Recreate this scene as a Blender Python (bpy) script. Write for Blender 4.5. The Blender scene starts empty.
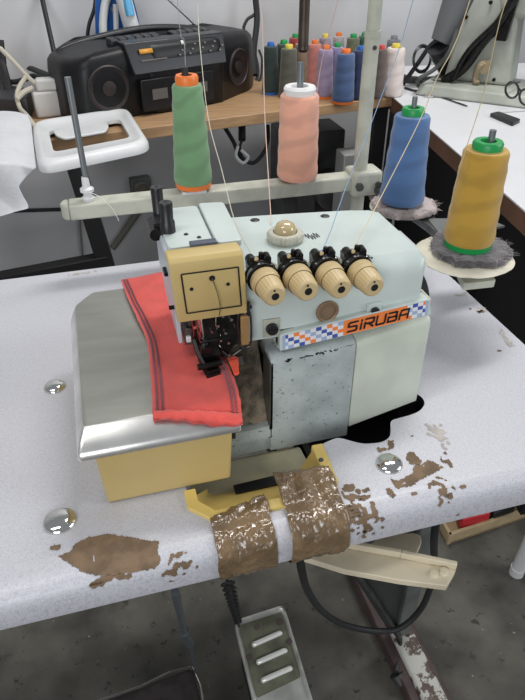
import bpy, bmesh, math, random
from mathutils import Vector, Matrix, noise
random.seed(7)
C = bpy.context.scene.collection
PI = math.pi
# ------------------------------------------------------------------ camera numbers (used to measure where things stand)
F = 620.; PITCH = math.atan(440/620.); YAW = math.atan(212/760.); CZ = 1.20
Hd = (math.sin(YAW), math.cos(YAW)); Rd = (math.cos(YAW), -math.sin(YAW))
def _ray(u, v):
    x = (u-262.5)/F; y = (350-v)/F
    k = math.cos(PITCH)+y*math.sin(PITCH); z = -math.sin(PITCH)+y*math.cos(PITCH)
    return Hd[0]*k+Rd[0]*x, Hd[1]*k+Rd[1]*x, z
def at(u, v, z=.75):
    d = _ray(u, v); t = (z-CZ)/d[2]; return Vector((d[0]*t, d[1]*t, z))
def aty(u, v, Y):
    d = _ray(u, v); t = Y/d[1]; return Vector((d[0]*t, Y, CZ+d[2]*t))
# ------------------------------------------------------------------ materials
def mat(name, col, rough=.5, metal=0, var=0, vscale=20, bump=0, bscale=60, col2=None, lo=.4, hi=.6, trans=0, alpha=1, coat=0, spec=.5, stretch=None, detail=5, sheen=0):
    m = bpy.data.materials.new(name); m.use_nodes = True
    nt = m.node_tree; N = nt.nodes; L = nt.links; b = N['Principled BSDF']
    b.inputs['Base Color'].default_value = (*col, 1); b.inputs['Roughness'].default_value = rough
    b.inputs['Metallic'].default_value = metal; b.inputs['Specular IOR Level'].default_value = spec
    if trans: b.inputs['Transmission Weight'].default_value = trans
    if alpha < 1: b.inputs['Alpha'].default_value = alpha
    if coat: b.inputs['Coat Weight'].default_value = coat
    if sheen: b.inputs['Sheen Weight'].default_value = sheen
    tc = N.new('ShaderNodeTexCoord'); vec = tc.outputs['Object']
    if stretch:
        mp = N.new('ShaderNodeMapping'); mp.inputs['Scale'].default_value = stretch
        L.new(vec, mp.inputs['Vector']); vec = mp.outputs['Vector']
    if var or col2:
        n = N.new('ShaderNodeTexNoise'); n.inputs['Scale'].default_value = vscale; n.inputs['Detail'].default_value = detail
        L.new(vec, n.inputs['Vector'])
        r = N.new('ShaderNodeValToRGB'); r.color_ramp.elements[0].position = lo; r.color_ramp.elements[1].position = hi
        c2 = col2 if col2 else tuple(max(0, c*(1-var)) for c in col)
        r.color_ramp.elements[0].color = (*c2, 1); r.color_ramp.elements[1].color = (*col, 1)
        L.new(n.outputs['Fac'], r.inputs['Fac']); L.new(r.outputs['Color'], b.inputs['Base Color'])
    if bump:
        n2 = N.new('ShaderNodeTexNoise'); n2.inputs['Scale'].default_value = bscale; n2.inputs['Detail'].default_value = 4
        L.new(vec, n2.inputs['Vector'])
        bp = N.new('ShaderNodeBump'); bp.inputs['Strength'].default_value = bump; bp.inputs['Distance'].default_value = .002
        L.new(n2.outputs['Fac'], bp.inputs['Height']); L.new(bp.outputs['Normal'], b.inputs['Normal'])
    return m
def thread_mat(name, col, dark=.84):
    m = mat(name, col, .75, 0, sheen=.3)
    nt = m.node_tree; N = nt.nodes; L = nt.links; b = N['Principled BSDF']
    tc = N.new('ShaderNodeTexCoord'); mp = N.new('ShaderNodeMapping'); mp.inputs['Rotation'].default_value = (0, .45, .2)
    L.new(tc.outputs['Object'], mp.inputs['Vector'])
    w = N.new('ShaderNodeTexWave'); w.bands_direction = 'Z'; w.inputs['Scale'].default_value = 11; w.inputs['Distortion'].default_value = 7; w.inputs['Detail Scale'].default_value = 1.4
    L.new(mp.outputs['Vector'], w.inputs['Vector'])
    r = N.new('ShaderNodeValToRGB'); r.color_ramp.elements[0].color = (*[c*dark for c in col], 1); r.color_ramp.elements[1].color = (*col, 1)
    r.color_ramp.elements[0].position = .05; r.color_ramp.elements[1].position = .6
    L.new(w.outputs['Fac'], r.inputs['Fac']); L.new(r.outputs['Color'], b.inputs['Base Color'])
    w2 = N.new('ShaderNodeTexWave'); w2.bands_direction = 'Z'; w2.inputs['Scale'].default_value = 260; w2.inputs['Distortion'].default_value = 2
    L.new(mp.outputs['Vector'], w2.inputs['Vector'])
    bp = N.new('ShaderNodeBump'); bp.inputs['Strength'].default_value = .35; bp.inputs['Distance'].default_value = .001
    L.new(w2.outputs['Fac'], bp.inputs['Height']); L.new(bp.outputs['Normal'], b.inputs['Normal'])
    return m
def weave_mat(name, col, col2, rough):
    # laminate printed with a fine woven fleck
    m = mat(name, col, rough); nt = m.node_tree; N = nt.nodes; L = nt.links; b = N['Principled BSDF']
    tc = N.new('ShaderNodeTexCoord'); mixs = []
    for s in ((1500, 260, 260), (260, 1500, 260)):
        mp = N.new('ShaderNodeMapping'); mp.inputs['Scale'].default_value = s; L.new(tc.outputs['Object'], mp.inputs['Vector'])
        n = N.new('ShaderNodeTexNoise'); n.inputs['Scale'].default_value = 1; n.inputs['Detail'].default_value = 1.5; L.new(mp.outputs['Vector'], n.inputs['Vector']); mixs.append(n)
    a = N.new('ShaderNodeMath'); a.operation = 'MINIMUM'; L.new(mixs[0].outputs['Fac'], a.inputs[0]); L.new(mixs[1].outputs['Fac'], a.inputs[1])
    r = N.new('ShaderNodeValToRGB'); r.color_ramp.elements[0].position = .3; r.color_ramp.elements[1].position = .5
    r.color_ramp.elements[0].color = (*col2, 1); r.color_ramp.elements[1].color = (*col, 1); L.new(a.outputs[0], r.inputs['Fac'])
    n = N.new('ShaderNodeTexNoise'); n.inputs['Scale'].default_value = 9; n.inputs['Detail'].default_value = 6; L.new(tc.outputs['Object'], n.inputs['Vector'])
    r2 = N.new('ShaderNodeValToRGB'); r2.color_ramp.elements[0].position = .62; r2.color_ramp.elements[1].position = .78
    r2.color_ramp.elements[0].color = (0, 0, 0, 1); r2.color_ramp.elements[1].color = (.5, .5, .5, 1); L.new(n.outputs['Fac'], r2.inputs['Fac'])
    mx = N.new('ShaderNodeMixRGB'); mx.inputs[2].default_value = (.42, .38, .33, 1)
    L.new(r2.outputs['Color'], mx.inputs[0]); L.new(r.outputs['Color'], mx.inputs[1]); L.new(mx.outputs[0], b.inputs['Base Color'])
    return m
def speckle(m, col, scale=140, thr=.66, grad=None):
    # chips of missing paint showing another colour
    nt = m.node_tree; N = nt.nodes; L = nt.links; b = N['Principled BSDF']
    inp = b.inputs['Base Color']; src = inp.links[0].from_socket if inp.links else None
    tc = N.new('ShaderNodeTexCoord'); n = N.new('ShaderNodeTexNoise'); n.inputs['Scale'].default_value = scale; n.inputs['Detail'].default_value = 6; n.inputs['Roughness'].default_value = .7
    L.new(tc.outputs['Object'], n.inputs['Vector'])
    r = N.new('ShaderNodeValToRGB'); r.color_ramp.elements[0].position = thr; r.color_ramp.elements[1].position = thr+.03
    L.new(n.outputs['Fac'], r.inputs['Fac'])
    mx = N.new('ShaderNodeMixRGB'); mx.inputs[2].default_value = (*col, 1)
    if src: L.new(src, mx.inputs[1])
    else: mx.inputs[1].default_value = inp.default_value
    L.new(r.outputs['Color'], mx.inputs[0]); L.new(mx.outputs[0], inp); return m

LAM = weave_mat('white_laminate', (.55, .55, .585), (.42, .42, .465), .38)
CHIP = mat('exposed_board', (.20, .13, .075), .75, var=.35, vscale=60, bump=.4, bscale=200)
DIRT = mat('pale_grime', (.46, .42, .385), .6, var=.2, vscale=60)
PAINT = mat('machine_paint', (.56, .63, .60), .38, var=.10, vscale=14, coat=.15)
PAINTB = speckle(mat('machine_paint_blue', (.52, .57, .62), .35, var=.12, vscale=18), (.25, .26, .25), 120, .68)
CREAM = speckle(mat('cream_cover_paint', (.56, .60, .51), .4, var=.10, vscale=20), (.30, .30, .22), 90, .69)
SCRATCH = mat('worn_cover_paint', (.47, .52, .51), .38, metal=.12, var=.30, vscale=30, lo=.3, hi=.62, detail=8)
speckle(SCRATCH, (.10, .11, .10), 260, .615)
YEL = mat('yellow_plastic', (.54, .405, .165), .45, var=.06, vscale=10)
YEL2 = mat('yellow_paint', (.72, .53, .16), .4, var=.15, vscale=25)
PALEY = mat('pale_yellow_paint', (.70, .63, .40), .45, var=.35, vscale=14, col2=(.45, .42, .30))
TAN = mat('tan_plastic', (.55, .42, .22), .42, var=.06)
TAN2 = mat('dark_tan_plastic', (.36, .24, .11), .45)
BLACK = mat('black_plastic', (.012, .012, .014), .35)
BLACKR = mat('black_rubber', (.015, .015, .016), .6)
BMET = mat('oily_black_metal', (.02, .018, .017), .28, metal=.6, var=.5, vscale=80)
STEEL = mat('bright_steel', (.72, .71, .69), .2, metal=1, var=.1, vscale=30)
PLATE = mat('brushed_steel_plate', (.36, .36, .32), .36, metal=.55, var=.10, vscale=12, stretch=(1, 5, 1))
PLATEB = mat('polished_steel_edge', (.85, .84, .81), .3, metal=.9, var=.15, vscale=25)
DSTEEL = mat('dark_steel', (.16, .165, .16), .35, metal=.8, var=.3, vscale=40)
RODM = mat('grey_rod', (.23, .25, .26), .35, metal=.7)
CHROME = mat('chrome', (.75, .75, .72), .08, metal=1)
RED = mat('red_cloth', (.74, .09, .072), .9, var=.12, vscale=50, bump=.5, bscale=700, sheen=.3)
RED2 = mat('orange_cloth', (.76, .10, .05), .9, bump=.5, bscale=700)
STITCH = mat('grey_stitching', (.26, .13, .15), .9)
STAND = mat('stand_grey_paint', (.49, .495, .41), .5, var=.2, vscale=30, coat=.1)
IVORY = mat('ivory_plastic', (.62, .60, .50), .5, var=.12, vscale=30)
WHITEP = mat('white_plastic', (.66, .67, .67), .4, var=.08, vscale=12)
TAPE = mat('brown_packing_tape', (.21, .135, .07), .12, var=.35, vscale=35, bump=1.0, bscale=150, coat=.9)
WOODE = mat('bench_board', (.46, .28, .145), .45, var=.22, vscale=8, stretch=(1, 9, 9))
WOODD = mat('table_edge_wood', (.17, .085, .05), .55, var=.3, vscale=10)
WOODL = mat('pale_wood', (.50, .38, .22), .6, var=.2, vscale=20)
WALL = mat('wall_paint', (.56, .56, .57), .7, var=.14, vscale=3, bump=.3, bscale=14)
WALLD = mat('dark_dado_paint', (.16, .17, .175), .7, var=.2, vscale=4)
WHITET = mat('white_table_top', (.68, .68, .70), .35, var=.05, vscale=6)
GLASSC = mat('clear_plastic', (.74, .72, .60), .22, trans=.35)
GOLD = mat('amber_dome', (.55, .43, .23), .15, trans=.15, coat=.6)
AMBER = mat('amber_guard', (.40, .24, .10), .25, trans=.3)
ORANGE = mat('orange_label', (.85, .22, .05), .45)
LBW = mat('label_white', (.72, .72, .74), .4); LBB = mat('label_blue', (.05, .09, .35), .4); LBL = mat('label_light_blue', (.33, .42, .60), .4)
PINK = mat('orange_peach_plastic', (.8, .2, .05), .4)
FELT = mat('grey_fuzzy_cloth', (.125, .11, .12), .95, var=.5, vscale=60, bump=1, bscale=300, sheen=.5)
FELT2 = mat('pinkish_pad_cloth', (.50, .43, .41), .95, var=.4, vscale=45, bump=1, bscale=200)
PADC = mat('cream_pad_plate', (.68, .64, .52), .6, var=.1, vscale=30)
LINT = mat('lint_dust', (.27, .22, .16), .9, var=.5, vscale=90, bump=1, bscale=200, col2=(.11, .095, .075))
ROPE = mat('beige_cord', (.50, .46, .38), .8)
FLOORM = mat('concrete_floor', (.15, .142, .118), .8, var=.7, vscale=9, bump=.6, bscale=50, detail=10, lo=.3, hi=.7)
speckle(FLOORM, (.05, .047, .04), 30, .60); speckle(FLOORM, (.30, .285, .25), 55, .66)

# ------------------------------------------------------------------ mesh helpers
def wloc(p):
    v = Vector((0, 0, 0))
    while p: v += p.location; p = p.parent
    return v
def obj(name, bm, m, parent=None, loc=None, smooth=True, bev=0, solid=0, sub=0, angle=40):
    me = bpy.data.meshes.new(name); off = wloc(parent)
    o = bpy.data.objects.new(name, me)
    if loc is not None: o.location = Vector(loc)-off; off = Vector(loc)
    bmesh.ops.recalc_face_normals(bm, faces=bm.faces)
    bmesh.ops.translate(bm, verts=bm.verts, vec=-off)
    bm.to_mesh(me); bm.free()
    for x in (m if isinstance(m, (list, tuple)) else [m]): me.materials.append(x)
    C.objects.link(o); o.parent = parent
    if smooth:
        for p in me.polygons: p.use_smooth = True
        me.set_sharp_from_angle(angle=math.radians(angle))
    if solid:
        s = o.modifiers.new('s', 'SOLIDIFY'); s.thickness = solid; s.offset = 0
    if bev:
        b = o.modifiers.new('b', 'BEVEL'); b.width = bev; b.segments = 3; b.limit_method = 'ANGLE'; b.angle_limit = math.radians(35)
    if sub:
        b = o.modifiers.new('u', 'SUBSURF'); b.levels = sub; b.render_levels = sub
    return o
def tag(o, label, cat, group=None, kind=None):
    if label: o['label'] = label
    if cat: o['category'] = cat
    if group: o['group'] = group
    if kind: o['kind'] = kind
    return o
def thing(name, loc, label, cat, group=None):
    o = bpy.data.objects.new(name, None); o.empty_display_size = .05; C.objects.link(o); o.location = loc
    return tag(o, label, cat, group)
def lab(o, s): o['label'] = s; return o
def B(): return bmesh.new()
def box(bm, x0, x1, y0, y1, z0, z1, mi=0, rot=None, piv=None):
    vs = [bm.verts.new((x, y, z)) for x in (x0, x1) for y in (y0, y1) for z in (z0, z1)]
    if rot is not None:
        p = Vector(piv) if piv is not None else Vector(((x0+x1)/2, (y0+y1)/2, (z0+z1)/2))
        for v in vs: v.co = rot @ (v.co-p)+p
    for f in ((0, 1, 3, 2), (4, 6, 7, 5), (0, 4, 5, 1), (2, 3, 7, 6), (0, 2, 6, 4), (1, 5, 7, 3)):
        fc = bm.faces.new([vs[i] for i in f]); fc.material_index = mi
    return bm
def hexa(bm, p, mi=0):   # 8 points: bottom ring then top ring
    vs = [bm.verts.new(q) for q in p]
    for f in ((0, 1, 2, 3), (4, 5, 6, 7), (0, 1, 5, 4), (1, 2, 6, 5), (2, 3, 7, 6), (3, 0, 4, 7)):
        bm.faces.new([vs[i] for i in f]).material_index = mi
    return bm
def prism(bm, pts, z0, z1, mi=0):
    a = [bm.verts.new((p[0], p[1], z0)) for p in pts]; b = [bm.verts.new((p[0], p[1], z1)) for p in pts]; n = len(pts)
    bm.faces.new(a).material_index = mi; bm.faces.new(b).material_index = mi
    for i in range(n): bm.faces.new((a[i], a[(i+1) % n], b[(i+1) % n], b[i])).material_index = mi
    return bm
def extr(bm, pts, d, mi=0):   # 3-D outline pushed along d
    a = [bm.verts.new(p) for p in pts]; b = [bm.verts.new(Vector(p)+Vector(d)) for p in pts]; n = len(pts)
    bm.faces.new(a).material_index = mi; bm.faces.new(b).material_index = mi
    for i in range(n): bm.faces.new((a[i], a[(i+1) % n], b[(i+1) % n], b[i])).material_index = mi
    return bm
def frame_of(d):
    d = Vector(d).normalized(); u = Vector((0, 0, 1)) if abs(d.z) < .9 else Vector((1, 0, 0))
    a = d.cross(u).normalized(); return a, a.cross(d).normalized() * -1, d
def lathe(bm, prof, o=(0, 0, 0), ax=(0, 0, 1), n=32, mi=0, wob=None):   # prof: (radius, height)
    a, b, d = frame_of(ax); o = Vector(o); rings = []
    for k, (r, h) in enumerate(prof):
        if r < 1e-6: rings.append([bm.verts.new(o+d*h)])
        else:
            ring = []
            for i in range(n):
                t = 2*PI*i/n; rr = r*(wob(t, h) if wob else 1)
                ring.append(bm.verts.new(o+d*h+(a*math.cos(t)+b*math.sin(t))*rr))
            rings.append(ring)
    for A, Bq in zip(rings, rings[1:]):
        for i in range(n):
            j = (i+1) % n
            if len(A) == 1 and len(Bq) == 1: continue
            if len(A) == 1: f = bm.faces.new((A[0], Bq[i], Bq[j]))
            elif len(Bq) == 1: f = bm.faces.new((A[i], A[j], Bq[0]))
            else: f = bm.faces.new((A[i], A[j], Bq[j], Bq[i]))
            f.material_index = mi
    return bm
def cyl(bm, p, q, r, r2=None, n=20, mi=0):
    p = Vector(p); q = Vector(q); h = (q-p).length; r2 = r if r2 is None else r2
    return lathe(bm, [(0, 0), (r, 0), (r2, h), (0, h)], p, q-p, n, mi)
def spline(pts, k=8):
    P = [Vector(p) for p in pts]; P = [P[0]*2-P[1]]+P+[P[-1]*2-P[-2]]; out = []
    for i in range(1, len(P)-2):
        for j in range(k):
            t = j/k; a, b, c, d = P[i-1:i+3]
            out.append(.5*((2*b)+(c-a)*t+(2*a-5*b+4*c-d)*t*t+(3*b-a-3*c+d)*t**3))
    out.append(P[-2]); return out
def tube(bm, pts, r, n=8, mi=0, k=8, flat=1):
    P = spline(pts, k) if k > 1 else [Vector(p) for p in pts]; rings = []; up = None
    for i, p in enumerate(P):
        d = (P[min(i+1, len(P)-1)]-P[max(i-1, 0)]).normalized()
        if up is None: up = Vector((0, 0, 1)) if abs(d.z) < .9 else Vector((1, 0, 0))
        a = d.cross(up).normalized(); up = a.cross(d).normalized()
        rings.append([bm.verts.new(p+(a*math.cos(2*PI*t/n)+up*math.sin(2*PI*t/n)*flat)*r) for t in range(n)])
    for A, Bq in zip(rings, rings[1:]):
        for i in range(n): bm.faces.new((A[i], A[(i+1) % n], Bq[(i+1) % n], Bq[i])).material_index = mi
    bm.faces.new(rings[0]).material_index = mi; bm.faces.new(rings[-1]).material_index = mi
    return bm
def grid(bm, fn, nu, nv, mi=0):
    g = [[bm.verts.new(fn(i/nu, j/nv)) for j in range(nv+1)] for i in range(nu+1)]
    for i in range(nu):
        for j in range(nv): bm.faces.new((g[i][j], g[i+1][j], g[i+1][j+1], g[i][j+1])).material_index = mi
    return g
def ns(x, y=0, z=0): return noise.noise(Vector((x, y, z)))
def fillring(bm, outer, inner, z, mi=0):
    es = []
    for loop in (outer, inner):
        vs = [bm.verts.new((p[0], p[1], z)) for p in loop]
        es += [bm.edges.new((vs[i], vs[(i+1) % len(vs)])) for i in range(len(vs))]
    r = bmesh.ops.triangle_fill(bm, edges=es, use_beauty=True)
    for f in r['geom']:
        if isinstance(f, bmesh.types.BMFace): f.material_index = mi
def rnd(pts, rad, k=4):   # round the corners of a 2-D outline
    out = []; n = len(pts)
    for i in range(n):
        p = Vector(pts[i][:2]); a = Vector(pts[i-1][:2]); b = Vector(pts[(i+1) % n][:2])
        ra = min(rad, (a-p).length*.45); rb = min(rad, (b-p).length*.45)
        s = p+(a-p).normalized()*ra; e = p+(b-p).normalized()*rb
        for j in range(k+1):
            t = j/k; q = s*(1-t)**2+p*2*t*(1-t)+e*t*t; out.append((q.x, q.y))
    return out

# ================================================================== THE ROOM
bm = B(); box(bm, -3, 5, -2.5, 4, -.1, 0); tag(obj('floor', bm, FLOORM, smooth=False), 'grey stained concrete floor', None, kind='structure')
def wy(x): return 2.16+.15*x
bm = B(); hexa(bm, [(-3, wy(-3), 0), (5, wy(5), 0), (5, wy(5)+.12, 0), (-3, wy(-3)+.12, 0), (-3, wy(-3), 2.8), (5, wy(5), 2.8), (5, wy(5)+.12, 2.8), (-3, wy(-3)+.12, 2.8)])
tag(obj('wall_back', bm, WALL, smooth=False), 'scuffed pale grey painted wall', None, kind='structure')

# ================================================================== OVERLOCK TABLE
TX0, TX1, TYB = -.72, .494, .889
PROF = [(.352, .75), (.346, .7494), (.340, .7472), (.336, .7435), (.3335, .739), (.3325, .733), (.3325, .718), (.334, .711), (.339, .707)]
def tz(y):
    if y >= PROF[0][0]: return .75
    for (a, b), (c, d) in zip(PROF, PROF[1:]):
        if c <= y <= a: return d+(b-d)*(y-c)/(a-c)
    return PROF[5][1]
def sp(q):   # distance past the flat top -> point on the rolled edge
    if q >= .352: return q, .75
    T = .352-q
    for (a, b), (c, d) in zip(PROF, PROF[1:]):
        l = math.hypot(c-a, d-b)
        if T <= l: return a+(c-a)*T/l, b+(d-b)*T/l
        T -= l
    return PROF[-1]
def ats(u, v):   # table surface point as (x, distance coordinate)
    p = at(u, v)
    if p.y >= .352: return p.x, p.y
    best = None
    for i in range(120):
        q = .352-i*.0005; y, z = sp(q); r_ = at(u, v, z)
        if best is None or abs(r_.y-y) < best[0]: best = (abs(r_.y-y), r_.x, q)
    return best[1], best[2]
HOLE = [(.039, .386), (.058, .366), (.160, .3635), (.1785, .380), (.182, .432), (.204, .438), (.216, .428), (.226, .421), (.245, .418), (.257, .423), (.263, .435),
        (.268, .447), (.292, .449), (.306, .452), (.318, .462), (.320, .474), (.314, .484), (.300, .489), (.300, .56), (.039, .56)]
t = thing('sewing_table', (-.1, .6, 0), 'white flecked laminate overlock machine table with rolled front edge, chipped patches and brown tape', 'table')
bm = B(); hol = rnd(HOLE, .006, 3)
outer = [(TX0, .352)]+[(TX0+(TX1-TX0)*i/6, .352) for i in range(1, 6)]+[(TX1, .352), (TX1, TYB), (TX0, TYB)]
fillring(bm, outer, hol, .75, 0)
fillring(bm, [(p[0], p[1]) for p in outer], hol, .712, 1)
for i in range(len(hol)):
    a = hol[i]; b = hol[(i+1) % len(hol)]
    bm.faces.new([bm.verts.new(q) for q in ((a[0], a[1], .75), (b[0], b[1], .75), (b[0], b[1], .712), (a[0], a[1], .712))]).material_index = 2
for (a, b), (c, d) in zip(PROF, PROF[1:]):
    bm.faces.new([bm.verts.new(q) for q in ((TX0, a, b), (TX1, a, b), (TX1, c, d), (TX0, c, d))])
bm.faces.new([bm.verts.new(q) for q in ((TX0, .339, .707), (TX1, .339, .707), (TX1, .352, .712), (TX0, .352, .712))]).material_index = 1
for X in (TX0, TX1):
    bm.faces.new([bm.verts.new((X, y, z)) for y, z in [(TYB, .75)]+PROF+[(.352, .712), (TYB, .712)]]).material_index = 1
bm.faces.new([bm.verts.new(q) for q in ((TX0, TYB, .75), (TX1, TYB, .75), (TX1, TYB, .712), (TX0, TYB, .712))]).material_index = 1
bmesh.ops.remove_doubles(bm, verts=bm.verts, dist=.00005)
def chips(bm, cx, cy, rx, ry, rot=0, seed=0, mi=1, rough=.35, step=.0011, frag=0, poly=None):
    # places where the laminate broke away; cy and all y here follow the surface over the rolled edge
    ca, sa = math.cos(rot), math.sin(rot); n = int(max(rx, ry)*1.5/step)
    for i in range(-n, n):
        for j in range(-n, n):
            x = cx+i*step; y = cy+j*step
            jx = x+.0012*ns(x*300, y*300, seed); jy = y+.0012*ns(x*300, y*300, seed+5)
            if poly:
                ins = False
                for k in range(len(poly)):
                    (x1, y1), (x2, y2) = poly[k-1], poly[k]
                    if (y1 > jy) != (y2 > jy) and jx < (x2-x1)*(jy-y1)/(y2-y1)+x1: ins = not ins
                d = .9 if ins else 1.5
                if ns(x*190, y*190, seed+2) > .60: d = 2
            else:
                u = ((i*ca+j*sa)*step)/rx; v = ((-i*sa+j*ca)*step)/ry; d = math.sqrt(u*u+v*v)
                d += rough*ns(x*70+seed, y*70, seed)+rough*.6*ns(x*260, y*260+seed, 3)
            if frag: d += frag*(ns(x*180+seed, y*180, 9)+.15)
            if d < 1 and y > .31:
                h_ = step/2; q = []
                for (dx, dy) in ((-h_, -h_), (h_, -h_), (h_, h_), (-h_, h_)):
                    yy, zz = sp(y+dy); q.append(bm.verts.new((x+dx, yy-(.0004 if zz < .748 else 0), zz+(.0004 if zz > .735 else 0))))
                bm.faces.new(q).material_index = mi
def pchip(px, seed=0, mi=1, **k):
    P = [ats(*q) for q in px]; xs_ = [p[0] for p in P]; ys_ = [p[1] for p in P]
    chips(bm, (min(xs_)+max(xs_))/2, (min(ys_)+max(ys_))/2, (max(xs_)-min(xs_))/2+.002, (max(ys_)-min(ys_))/2+.002, 0, seed, mi, poly=P, **k)
def spot(u, v, a, b_, rot=0, seed=0, mi=1, rough=.5, **k):
    q = ats(u, v); chips(bm, q[0], q[1], a, b_, rot, seed, mi, rough, **k)
pchip([(58, 556), (70, 552), (77, 543), (90, 537), (108, 534), (135, 538), (150, 541), (159, 541), (158, 552), (161, 560), (155, 568), (140, 571), (112, 576), (96, 575), (84, 573), (70, 564)], 3)
spot(107, 580, .020, .0035, .05, 5, frag=1.0); spot(96, 583, .005, .002, 0, 6)
spot(178, 566, .012, .010, 0, 8, frag=1.9); spot(56, 547, .005, .003, 0, 9, frag=1)
pchip([(391, 479), (398, 481), (412, 474), (414, 466), (422, 464), (428, 460), (438, 464), (443, 468), (432, 474), (420, 480), (412, 486), (398, 489), (394, 486)], 12)
pchip([(408, 452), (413, 452), (422, 461), (420, 465), (409, 464), (406, 458)], 14)
pchip([(386, 489), (390, 488), (396, 495), (393, 498), (388, 495)], 15)
pchip([(388, 441), (394, 440), (394, 448), (388, 451)], 17)
spot(379, 450, .006, .004, 0, 18, frag=1.2)
spot(445, 458, .004, .009, 0, 19, frag=2.0)
spot(358, 496, .012, .008, 0, 21, frag=1.0); spot(349, 488, .006, .005, 0, 22)
spot(441, 489, .008, .012, 0, 23, frag=2.6)
spot(450, 496, .0028, .0028, 0, 25)
spot(366, 520, .012, .016, 0, 27, frag=2.2); spot(352, 514, .010, .010, 0, 26, frag=1.3); spot(366, 531, .003, .002, 0, 28); spot(463, 487, .003, .0014, 0, 29); spot(414, 494, .003, .0015, 0, 24); spot(412, 436, .0018, .0014, 0, 30); spot(458, 515, .0022, .0014, 0, 30)
spot(481, 312, .006, .004, 0, 37, 1, .5, frag=1.6); spot(499, 351, .003, .0025, 0, 43, 1); spot(470, 309, .002, .002, 0, 44, 1)
for u, v, a, b_, r_, sd in ((440, 436, .008, .016, 0, 31), (507, 340, .018, .004, 1.35, 41), (459, 295, .010, .0035, 0, 45), (436, 265, .010, .003, 0, 39), (84, 273, .018, .003, .1, 51), (480, 310, .008, .006, 0, 53)):
    spot(u, v, a, b_, r_, sd, 3, .5, frag=1.2, step=.0014)
obj('tabletop', bm, [LAM, CHIP, BLACK, DIRT], t, smooth=True, angle=25)
# metal stand of the table
BSTEEL0 = mat('shaded_black_steel', (.03, .032, .033), .5)
GREYM = mat('stand_sheet_metal', (.16, .17, .165), .5, metal=.3, var=.3, vscale=15)
bm = B(); box(bm, .428, .458, .565, .60, .045, .712); obj('leg', bm, GREYM, t, bev=.003)
bm = B(); hexa(bm, [(.415, .575, .06), (.430, .575, .06), (.430, .583, .06), (.415, .583, .06), (.20, .575, .55), (.430, .575, .55), (.430, .583, .55), (.20, .583, .55)]); lab(obj('gusset', bm, BSTEEL0, t), 'dark gusset plate')
bm = B(); box(bm, -.53, -.50, .565, .60, .05, .712); obj('leg', bm, GREYM, t, bev=.003)
FOOTM = mat('peeling_white_paint', (.55, .54, .49), .55, bump=.3); speckle(FOOTM, (.10, .065, .05), 15, .52)
FOOTM2 = mat('rusty_brown_paint', (.09, .06, .055), .6, var=.3)
bm = B(); box(bm, .423, .468, .30, .90, 0, .045); lab(obj('foot', bm, FOOTM, t, bev=.006), 'foot with peeling white paint')
bm = B(); box(bm, .405, .425, .34, .80, 0, .035); box(bm, .468, .485, .34, .80, 0, .02); obj('foot_flange', bm, FOOTM2, t, bev=.003)
bm = B(); box(bm, -.56, -.50, .30, .90, 0, .05); obj('foot', bm, GREYM, t, bev=.006)
bm = B(); a = Vector((.13, .572, .705)); c = Vector((.432, .565, .05)); b = at(396, 674, .03); tube(bm, [a, a.lerp(c, .5), c, b], .012, 8, k=2, flat=.5); cyl(bm, b, b+Vector((.006, -.014, -.012)), .013, .010); lab(obj('brace', bm, DSTEEL, t), 'dark diagonal steel brace')
# chrome cover discs set in the top
def disc(u, v, r, label):
    c = at(u, v); bm = B()
    lathe(bm, [(0, .0002), (r, .0004), (r*.98, .0018), (r*.85, .0035), (r*.5, .0052), (0, .0058)], c, n=40)
    obj('bolt_cap', bm, CHROME, t, loc=c)
disc(55, 387, .0125, ''); disc(60, 521, .0150, ''); disc(389, 464, .0135, '')
# ------------------------------------------------------------------ packing tape round the front edge
def tape(x0, x1, ytop0, ytop1, seed, z2=0, slant=0):
    prof = []
    def path(s, x, yt):   # s 0..1 from top end, over the roll, to the underside
        L = [(yt, .75)]+PROF+[(.36, .7055)]
        ds = [math.hypot(L[i+1][0]-L[i][0], L[i+1][1]-L[i][1]) for i in range(len(L)-1)]; T = sum(ds)*s
        for i, d in enumerate(ds):
            if T <= d or i == len(ds)-1:
                k = min(1, T/d); y = L[i][0]+(L[i+1][0]-L[i][0])*k; z = L[i][1]+(L[i+1][1]-L[i][1])*k
                nx, nz = (L[i+1][1]-L[i][1])/d, -(L[i+1][0]-L[i][0])/d
                return y, z, nx, nz
            T -= d
    def fn(u, v):
        xj = x0+(x1-x0)*u; yt = ytop0+(ytop1-ytop0)*u+.003*ns(u*9, seed)
        y, z, ny, nz = path(v, xj, yt)
        w = .0016+z2+.0012*abs(ns(xj*90+v*14, v*10-xj*200, seed+4))+(.0035*min(1, max(0, (y-.352)/.008)) if z > .7499 else 0)+.0022*abs(ns(xj*45+seed, v*4, seed))+.0016*ns(xj*120, v*12+seed, 2)
        x = xj+.0025*ns(v*5, seed+u*2)*(1 if u in (0, 1) else .4)+slant*(v-.5)
        return (x, y+ny*w, z+nz*w)
    bm = B(); grid(bm, fn, 60, 70)
    tag(obj('packing_tape', bm, TAPE, None, loc=((x0+x1)/2, ytop0, .75), solid=.0006), None, None)
    return bpy.context.scene.collection.objects[-1]
o = tape(.0525, .1065, .3655, .380, 11, 0, -.001)
tag(o, 'crumpled brown packing tape band left of the white gap on the table front edge', 'tape', 'brown tape bands on the table edge')
o = tape(.1205, .1755, .402, .396, 23, .0008, -.004)
tag(o, 'wrinkled brown packing tape band right of the white gap, wider and higher', 'tape', 'brown tape bands on the table edge')

# ================================================================== OVERLOCK MACHINE
M = thing('overlock_sewing_machine', (.2, .53, .70), 'grey-green overlock machine with four tan tension dials and orange nameplate, sunk in the table', 'sewing machine')
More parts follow.
